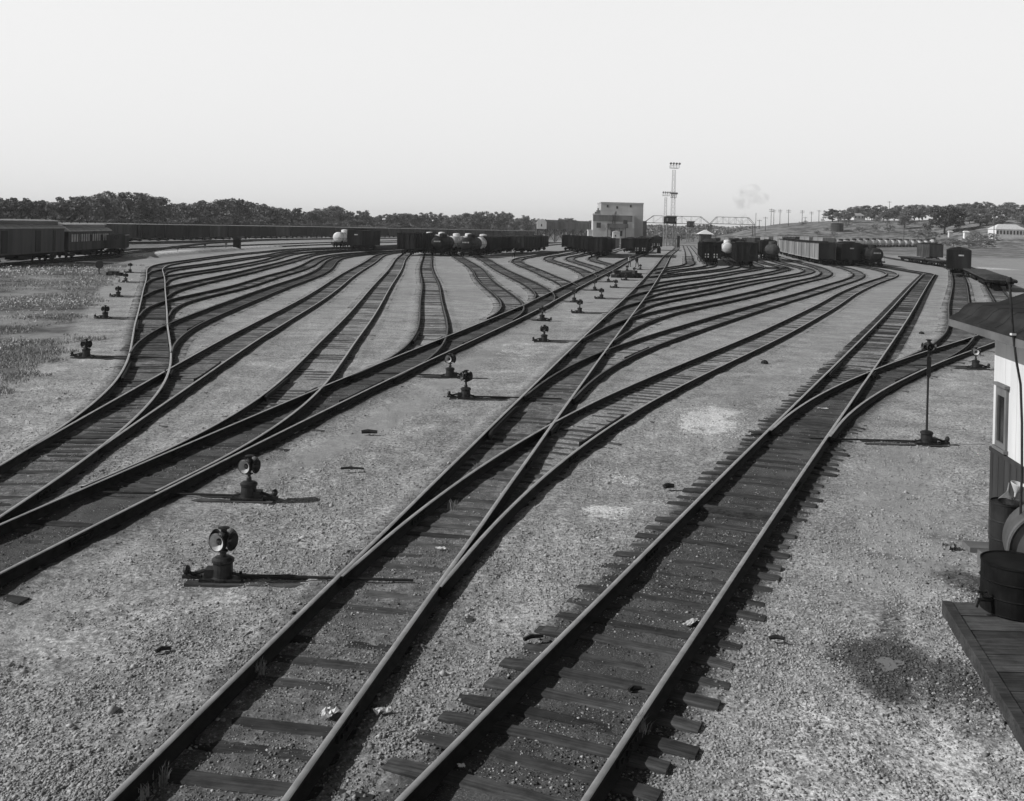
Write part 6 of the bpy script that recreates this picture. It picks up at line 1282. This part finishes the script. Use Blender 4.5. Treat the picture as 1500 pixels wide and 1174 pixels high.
# ------------------------------------------------------------------ trees
def tree_proto(seed, spread=1.0, mat='leaf', clumps=74, per=62, bush=False):
    """unit tree: 10 m tall; trunk + limbs, and a crown of leaf sprays grouped in clumps with gaps between them."""
    r = random.Random(seed); g = np.random.default_rng(seed)
    name = 'bush' if bush else 'tree'
    o = thing(name, None, name)
    m = MB(); H = 10.0; base = .1*H if not bush else .03*H
    m.tube([(0, 0, -.6), (r.uniform(-.1, .1), r.uniform(-.1, .1), base), (r.uniform(-.3, .3), r.uniform(-.3, .3), H*.45), (r.uniform(-.5, .5), r.uniform(-.5, .5), H*.7)], [.32, .24, .17, .06] if not bush else [.12, .1, .08, .04], 8)
    C = []
    nl = 7 if not bush else 5
    for k in range(nl):
        a = 6.283*k/nl + r.uniform(-.3, .3); L = spread*r.uniform(2.4, 4.2); z0 = base + r.uniform(.1, 2.2); z1 = z0 + r.uniform(1.4, 3.6)
        tip = (math.cos(a)*L, math.sin(a)*L, z1); m.tube([(0, 0, z0), (math.cos(a)*L*.45, math.sin(a)*L*.45, z0+(z1-z0)*.6), tip], [.13, .09, .03], 6); C.append((tip, r.uniform(.9, 1.5)))
    m.build('trunk', M['bark'], o)
    lob = [(r.uniform(-1, 1)*1.7*spread, r.uniform(-1, 1)*1.7*spread, (.34 + .48*(q_/8))*H, r.uniform(1.7, 2.7)) for q_ in range(9)]
    while len(C) < clumps:
        cx, cy_, cz, R = r.choice(lob); d = Vector((r.gauss(0, 1), r.gauss(0, 1), r.gauss(0, .8))).normalized()*R*r.uniform(.55, 1.1)
        p = (cx+d.x*spread, cy_+d.y*spread, cz+d.z*.85)
        if p[2] < base+.7 or p[2] > H*.97: continue
        C.append((p, r.uniform(.55, 1.15)))
    V = []; 
    for (cx, cy_, cz), R in C:
        n = int(per*R)
        P = g.normal(0, 1, (n, 3)); P /= np.linalg.norm(P, axis=1)[:, None]; P *= R*g.random((n, 1))**.45; P[:, 2] *= .7
        P += (cx, cy_, cz)
        u = g.normal(0, 1, (n, 3)); u /= np.linalg.norm(u, axis=1)[:, None]; v = np.cross(u, g.normal(0, 1, (n, 3))); v /= np.linalg.norm(v, axis=1)[:, None]
        s = g.uniform(.16, .36, (n, 1))
        V.append(np.stack([P-u*s, P+v*s*.6, P+u*s, P-v*s*.6], 1))
    V = np.concatenate(V).reshape(-1, 3); F = np.arange(len(V)).reshape(-1, 4)
    np_mesh('crown', V, F, M[mat], o)
    return o
TP = [tree_proto(11), tree_proto(12, 1.15), tree_proto(13, .9), tree_proto(14, 1.05), tree_proto(15, .8, clumps=64)]
OAK = tree_proto(21, 1.45, 'leaf_dark', 110, 80)
BUSH = tree_proto(31, 1.3, 'leaf', 44, 60, True)
TUSED = {}
def tree(src, px, Y, top, wide, label, group, hmin=3.0):
    x = at(px, 340, Y).x; z0 = gz(x, Y); h = max(hmin, at(px, top, Y).z - z0)
    if src.name not in TUSED: TUSED[src.name] = 1; o = src
    else: o = copy_tree(src)
    s = h/10.0; o.location = (x, Y, z0); o.scale = (s*wide, s*wide, s); o.rotation_euler = (0, 0, rng.uniform(0, 6.28)); o['label'] = label
    if group: o['group'] = group
    return o
tops = [(-40, 287), (0, 286), (30, 289), (60, 290), (100, 286), (150, 278), (185, 281), (230, 283), (255, 293), (300, 290), (345, 287), (378, 291), (410, 302), (450, 305), (480, 296), (510, 304), (540, 309), (580, 310), (620, 310), (650, 312), (680, 309), (710, 308), (740, 310), (770, 315), (800, 318), (830, 314), (860, 322)]
def topat(px): return float(np.interp(px, [a for a, _ in tops], [b for _, b in tops]))
def beltY(px): return float(np.interp(px, [-40, 0, 200, 400, 600, 800, 870], [235, 245, 285, 385, 520, 690, 720]))
i = 0; px = -36.0
while px < 868:
    Y = beltY(px) + rng.uniform(-8, 22); t = topat(px) + rng.uniform(-1.5, 5)
    tree(TP[rng.randrange(5)], px, Y, t, rng.uniform(.95, 1.25), 'leafy tree of the far left wood, %s from the left edge in its front rank' % nth(i), 'trees of the far left wood')
    i += 1; px += rng.uniform(17, 25)*(1.0 if px < 420 else .85)
i = 0; px = -30.0
while px < 860:
    Y = beltY(px) + rng.uniform(45, 80); t = topat(px) + rng.uniform(0, 7)
    tree(TP[rng.randrange(5)], px, Y, t, rng.uniform(1.1, 1.4), 'leafy tree in the back rank of the far left wood, %s from the left edge' % nth(i), 'trees of the far left wood')
    i += 1; px += rng.uniform(24, 36)
i = 0; px = -20.0
while px < 700:
    Y = beltY(px) - rng.uniform(10, 18); t = 322 + rng.uniform(-9, 0) if px < 420 else 325 + rng.uniform(-5, 0)
    tree(BUSH, px, Y, t, rng.uniform(1.2, 1.8), 'low bush filling the foot of the far left wood, %s from the left edge' % nth(i), 'bushes at the foot of the left wood', 2.5)
    i += 1; px += rng.uniform(22, 32)
HT = [(1219, 610, 305, 1.25), (1236, 615, 307, 1.0), (1250, 640, 301, 1.0), (1266, 645, 299, 1.2), (1284, 650, 300, 1.2), (1300, 640, 303, 1.0), (1321, 640, 300, 1.1), (1339, 640, 297, 1.0), (1351, 620, 300, 1.0), (1404, 600, 298, 1.1), (1418, 590, 295, 1.1), (1441, 570, 295, 1.1), (1462, 560, 298, 1.0), (1478, 560, 294, 1.2), (1499, 560, 299, 1.2), (1520, 550, 298, 1.2), (1368, 640, 300, 1.0), (1388, 640, 299, 1.0)]
for i, (px, Y, t, w) in enumerate(HT):
    tree(TP[(i*3) % 5], px, Y, t, w*1.35, 'hilltop tree on the right, %s from the left end of the hill wood' % nth(i), 'trees on the right hill')
for i, (px, Y, t, w) in enumerate([(1325, 560, 313, 1.0), (1436, 520, 312, 1.5), (1466, 520, 314, 1.2), (1490, 525, 310, 1.1), (1288, 600, 318, 1.3)]):
    tree(TP[(i*2+1) % 5], px, Y, t, w*1.3, 'lower tree in front of the right hill wood, %s from the left' % nth(i), 'lower trees of the right hill')
for i, (px, Y, t, w) in enumerate([(1228, 600, 309, 1.3), (1243, 590, 308, 1.4), (1276, 600, 306, 1.4), (1294, 590, 309, 1.3), (1310, 600, 305, 1.5), (1330, 590, 304, 1.4), (1346, 590, 306, 1.4), (1411, 560, 303, 1.6), (1428, 545, 303, 1.5), (1452, 540, 304, 1.6), (1474, 535, 302, 1.6), (1490, 530, 301, 1.6), (1508, 525, 303, 1.6), (1462, 500, 319, 1.5), (1420, 540, 312, 1.5), (1445, 520, 316, 1.4), (1500, 500, 314, 1.5)]):
    tree(TP[(i*2) % 5], px, Y, t, w, 'tree filling the middle of the right hill wood, %s from its left end' % nth(i), 'middle trees of the right hill')
tree(BUSH, 998, 640, 335.5, 1.3, 'dark round tree standing far behind between the two signal cabins', None)
tree(OAK, 1384, 520, 299, 1.3, 'big broad dark oak standing in the pasture on the right', None)
for i, (px, Y, t, w) in enumerate([(1205, 620, 320, 1.2), (1180, 620, 323, 1.6), (1302, 540, 329, 1.2), (1282, 545, 328, 1.4), (1346, 510, 335, 1.6), (1365, 500, 335, 1.5), (1378, 620, 318, 1.8), (1432, 470, 340, 1.8), (1452, 465, 341, 1.8), (1397, 450, 349, 1.8), (1420, 440, 349, 2.0), (1445, 430, 351, 1.8), (1308, 610, 315, 1.6), (1270, 620, 314, 1.6), (1240, 610, 317, 1.5)]):
    tree(BUSH, px, Y, t, w, 'round bush in the right pasture, %s in the list of its kind' % nth(i) if False else 'low round bush on the right slope, %s from the hill crest toward the pasture' % nth(i), 'bushes of the right pasture', 1.0)
for i in range(34):
    px = 1120 + i*11.4 + rng.uniform(-5, 5); Y = rng.uniform(450, 600); x = at(px, 340, Y).x
    h = rng.uniform(1.2, 3.4); top = HORIZON + math.tan(ROLL)*(px-750) - (gz(x, Y) + h - CAM_H)*FOC/Y
    tree(BUSH, px, Y, top, rng.uniform(1.2, 2.0), 'small scrub bush scattered over the right hillside, %s from the footbridge end' % nth(i), 'scrub on the right hillside', .8)
# far woods: one hazy mass behind the bridge
def far_woods():
    g = np.random.default_rng(5); V = []
    for px in np.arange(690, 1135, 3.0):
        Y = 880 + g.uniform(-40, 60); x = at(px, 340, Y).x; h = (at(px, 331.5 + 1.5*math.sin(px*.09) + g.uniform(-1, 2) + (2 if px > 1060 else 0), Y).z)
        n = 130; P = np.column_stack([g.normal(x, 4.0, n), g.normal(Y, 4.0, n), h*(1 - .98*g.random(n)**1.6)])
        u = g.normal(0, 1, (n, 3)); u /= np.linalg.norm(u, axis=1)[:, None]; v = np.cross(u, g.normal(0, 1, (n, 3))); v /= np.linalg.norm(v, axis=1)[:, None]
        s = g.uniform(.5, 1.1, (n, 1)); V.append(np.stack([P-u*s, P+v*s*.7, P+u*s, P-v*s*.7], 1))
    V = np.concatenate(V).reshape(-1, 3); o = np_mesh('far_woods', V, np.arange(len(V)).reshape(-1, 4), M['leaf'])
    tag(o, 'hazy far woods seen under the footbridge', 'woods', None, 'stuff')
far_woods()
# ------------------------------------------------------------------ grass of the left field
def grass():
    n = 260000; Y = 16*np.exp(nrg.random(n)**.9*math.log(118/16)); th = nrg.uniform(-.66, -.2, n); X = th*Y
    gs = grass_side(X, Y); _, near = soot_field(X, Y)
    pat = vnoise(X*.33+11, Y*.33)*1.2 + vnoise(X*1.1, Y*1.1+4)*.8
    k = (gs + pat*2.2 > .2) & (pat > -.2) & (nrg.random(n) < .3 + pat*1.0 + .2) & (near > 1.8)
    X, Y, pat = X[k], Y[k], pat[k]; n = len(X)
    h = nrg.uniform(.04, .13, n)*(1 + np.clip(pat, -.5, 1)*.8); w = nrg.uniform(.008, .018, n)*(1+Y/60); a = nrg.uniform(0, 6.28, n)
    lean = nrg.normal(0, .4, (n, 2))*h[:, None]; Z = terrain(X, Y) - .02
    dx, dy = np.cos(a)*w, np.sin(a)*w
    V = np.stack([np.column_stack([X-dx, Y-dy, Z]), np.column_stack([X+dx, Y+dy, Z]), np.column_stack([X+lean[:, 0]*.5+dx*.5, Y+lean[:, 1]*.5+dy*.5, Z+h*.6]), np.column_stack([X+lean[:, 0], Y+lean[:, 1], Z+h])], 1)
    o = np_mesh('field_grass', V.reshape(-1, 3), np.arange(n*4).reshape(-1, 4), M['grass']); tag(o, 'rough dry grass of the field at left', 'grass', None, 'stuff')
    # pale weed heads in drifts
    V = []
    for px, py, rx, ry, c in [(a_, b_, c_*1.3, d_*1.4, e_*2) for a_, b_, c_, d_, e_ in [(12, 402, 3.5, 5, 500), (40, 402, 3, 4, 400), (65, 402, 2, 3, 260), (28, 450, 2.2, 1.6, 300), (75, 452, 1.2, .8, 260), (60, 447, 1.2, 1, 200), (95, 452, 1.5, 1, 150), (110, 446, 1.5, 1, 160), (115, 398, 3, 4, 200), (10, 515, .8, .8, 90), (40, 470, 2, 1.5, 120), (130, 418, 2, 2.5, 120)]]:
        q = at(px, py); P = np.column_stack([nrg.normal(q.x, rx*.5, c), nrg.normal(q.y, ry*.6, c), nrg.uniform(.12, .5, c)])
        u = nrg.normal(0, 1, (c, 3)); u /= np.linalg.norm(u, axis=1)[:, None]; v = np.cross(u, nrg.normal(0, 1, (c, 3))); v /= np.linalg.norm(v, axis=1)[:, None]
        s = nrg.uniform(.02, .045, (c, 1))*(q.y/45); V.append(np.stack([P-u*s, P+v*s, P+u*s, P-v*s], 1))
    V = np.concatenate(V).reshape(-1, 3); o = np_mesh('pale_weeds', V, np.arange(len(V)).reshape(-1, 4), M['weed']); tag(o, 'pale flowering weeds drifting through the left field', 'weeds', None, 'stuff')
grass()
def tuft(px, py, h, label, n=26):
    p = at(px, py); m = MB(); r = random.Random(px+py)
    for i in range(n):
        a = r.uniform(0, 6.28); L = h*r.uniform(.5, 1.1); x, y = r.gauss(0, .04), r.gauss(0, .04); ln = r.uniform(.1, .7)*L; w = .006
        m.add([(x-w, y, -.02), (x+w, y, -.02), (x+math.cos(a)*ln*.4+w*.7, y+math.sin(a)*ln*.4, L*.65), (x+math.cos(a)*ln, y+math.sin(a)*ln, L), (x+math.cos(a)*ln*.4-w*.7, y+math.sin(a)*ln*.4, L*.65)], [(0, 1, 2, 4), (4, 2, 3)])
    o = m.build('weed_tuft', M['grass']); o.location = p; tag(o, label, 'weed', 'weed tufts along the near rails')
tuft(238, 1148, .2, 'grass tuft inside the left rail at the bottom edge'); tuft(213, 1166, .16, 'small tuft hugging the left rail, lowest in the frame', 16); tuft(380, 988, .18, 'grass tuft in the shadow of the left rail of the middle lead')
tuft(937, 1078, .26, 'bushy tuft against the right rail of the sooty track', 40); tuft(664, 747, .2, 'tuft at the rail fork of the middle lead'); tuft(700, 690, .2, 'tuft beside the frog rails of the middle lead', 18); tuft(1105, 1066, .12, 'thin weeds by the ballast right of the sooty track', 14)
# ------------------------------------------------------------------ smoke of a distant engine
def smoke():
    m = MB(); Y = 640
    bm = bmesh.new()
    for px, py, rr in [(1086, 303, 3.2), (1090, 299, 4.4), (1097, 293, 4.6), (1106, 289, 4.4), (1114, 290, 4.6), (1095, 281, 4.5), (1088, 316, 2.0), (1086, 325, 1.5), (1102, 279, 4.6), (1090, 287, 5), (1084, 292, 4)]:
        c = at(px, py, Y); mm = Matrix.Translation(c) @ Matrix.Diagonal((rr*1.25, rr*1.25, rr, 1)); bmesh.ops.create_icosphere(bm, subdivisions=2, radius=1.0, matrix=mm)
    me = bpy.data.meshes.new('smoke'); bm.to_mesh(me); bm.free()
    mt = bpy.data.materials.new('locomotive smoke'); mt.use_nodes = True; nt = mt.node_tree; nt.nodes.clear()
    out = nt.nodes.new('ShaderNodeOutputMaterial'); pv = nt.nodes.new('ShaderNodeVolumePrincipled'); pv.inputs['Color'].default_value = (.03, .03, .03, 1); nz = nt.nodes.new('ShaderNodeTexNoise'); nz.inputs['Scale'].default_value = .22; nz.inputs['Detail'].default_value = 4
    geo = nt.nodes.new('ShaderNodeNewGeometry'); nt.links.new(geo.outputs['Position'], nz.inputs['Vector'])
    mr = nt.nodes.new('ShaderNodeMapRange'); mr.inputs['From Min'].default_value = .42; mr.inputs['From Max'].default_value = .75; mr.inputs['To Max'].default_value = .045; nt.links.new(nz.outputs['Fac'], mr.inputs['Value']); nt.links.new(mr.outputs[0], pv.inputs['Density']); nt.links.new(pv.outputs[0], out.inputs['Volume'])
    me.materials.append(mt); o = bpy.data.objects.new('smoke', me); COL.objects.link(o); tag(o, 'faint smoke from a distant engine above the footbridge', 'smoke', None, 'stuff')
smoke()
# ------------------------------------------------------------------ remove unused prototypes
for key, (o, used) in PROTO.items():
    if not used[0]:
        for ch in list(o.children_recursive): bpy.data.objects.remove(ch)
        bpy.data.objects.remove(o)
# ------------------------------------------------------------------ air
HAZE = 0.00017
if HAZE:
    m = MB(); m.bx(-4200, 4200, -60, 3000, -3, 46); mt = bpy.data.materials.new('thin summer haze'); mt.use_nodes = True; nt = mt.node_tree; nt.nodes.clear()
    out = nt.nodes.new('ShaderNodeOutputMaterial'); pv = nt.nodes.new('ShaderNodeVolumePrincipled'); pv.inputs['Color'].default_value = (.97, .97, .97, 1); pv.inputs['Density'].default_value = HAZE; pv.inputs['Anisotropy'].default_value = .2
    nt.links.new(pv.outputs[0], out.inputs['Volume']); o = m.build('haze', mt); tag(o, 'thin haze over the yard', 'haze', None, 'stuff')
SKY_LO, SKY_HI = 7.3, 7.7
# ------------------------------------------------------------------ sun and sky
ELEV = R_(33.5); SUNDIR = Vector((-1.0, -.11, 0)).normalized()*math.cos(ELEV) + Vector((0, 0, math.sin(ELEV)))
sl = bpy.data.lights.new('sun', 'SUN'); sl.energy = 3.6; sl.angle = R_(.53); sl.color = (1, 1, 1)
so = bpy.data.objects.new('sun', sl); COL.objects.link(so); so.rotation_euler = (-SUNDIR).to_track_quat('-Z', 'Y').to_euler(); so.location = (-60, 40, 60)
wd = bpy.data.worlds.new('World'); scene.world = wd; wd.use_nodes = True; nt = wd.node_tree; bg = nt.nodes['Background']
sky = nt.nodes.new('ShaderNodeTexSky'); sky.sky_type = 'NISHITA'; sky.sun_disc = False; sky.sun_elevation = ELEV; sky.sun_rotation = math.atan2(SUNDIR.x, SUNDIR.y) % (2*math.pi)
sky.air_density = 1.0; sky.dust_density = 3.0; sky.ozone_density = 1.0
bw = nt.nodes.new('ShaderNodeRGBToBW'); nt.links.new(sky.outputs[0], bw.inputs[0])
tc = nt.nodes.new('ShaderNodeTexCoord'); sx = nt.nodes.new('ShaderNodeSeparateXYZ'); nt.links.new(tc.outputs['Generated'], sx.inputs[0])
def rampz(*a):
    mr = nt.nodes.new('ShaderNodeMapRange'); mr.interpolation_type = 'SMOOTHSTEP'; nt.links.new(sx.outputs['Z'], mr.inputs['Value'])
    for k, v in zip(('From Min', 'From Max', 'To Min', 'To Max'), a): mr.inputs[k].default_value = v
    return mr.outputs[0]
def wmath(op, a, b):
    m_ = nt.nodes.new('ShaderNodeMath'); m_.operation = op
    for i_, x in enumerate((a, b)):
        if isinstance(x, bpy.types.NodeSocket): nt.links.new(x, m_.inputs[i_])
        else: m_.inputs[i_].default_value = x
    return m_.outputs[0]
# hazy white air low down; unseen sky overhead dimmed to keep shadows dark
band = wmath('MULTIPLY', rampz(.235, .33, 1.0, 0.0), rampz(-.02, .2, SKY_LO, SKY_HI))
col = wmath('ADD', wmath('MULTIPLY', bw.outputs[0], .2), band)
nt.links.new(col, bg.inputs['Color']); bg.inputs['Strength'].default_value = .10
# ------------------------------------------------------------------ camera
cam = bpy.data.cameras.new('camera'); co = bpy.data.objects.new('camera', cam); COL.objects.link(co); scene.camera = co
cam.sensor_width = 36; cam.lens = FOC/1500*36; cam.shift_y = (HORIZON-587.0)/1500.0; cam.clip_end = 9000; cam.clip_start = .1
co.matrix_world = Matrix.Translation((0, 0, CAM_H)) @ Matrix.Rotation(R_(90), 4, 'X') @ Matrix.Rotation(ROLL, 4, 'Z')
vs = scene.view_settings; vs.view_transform = 'Standard'; vs.look = 'None'; vs.exposure = 0.1; vs.gamma = 1.0
scene.render.engine = 'CYCLES'; scene.cycles.max_bounces = 6; scene.cycles.volume_bounces = 0; scene.cycles.diffuse_bounces = 3
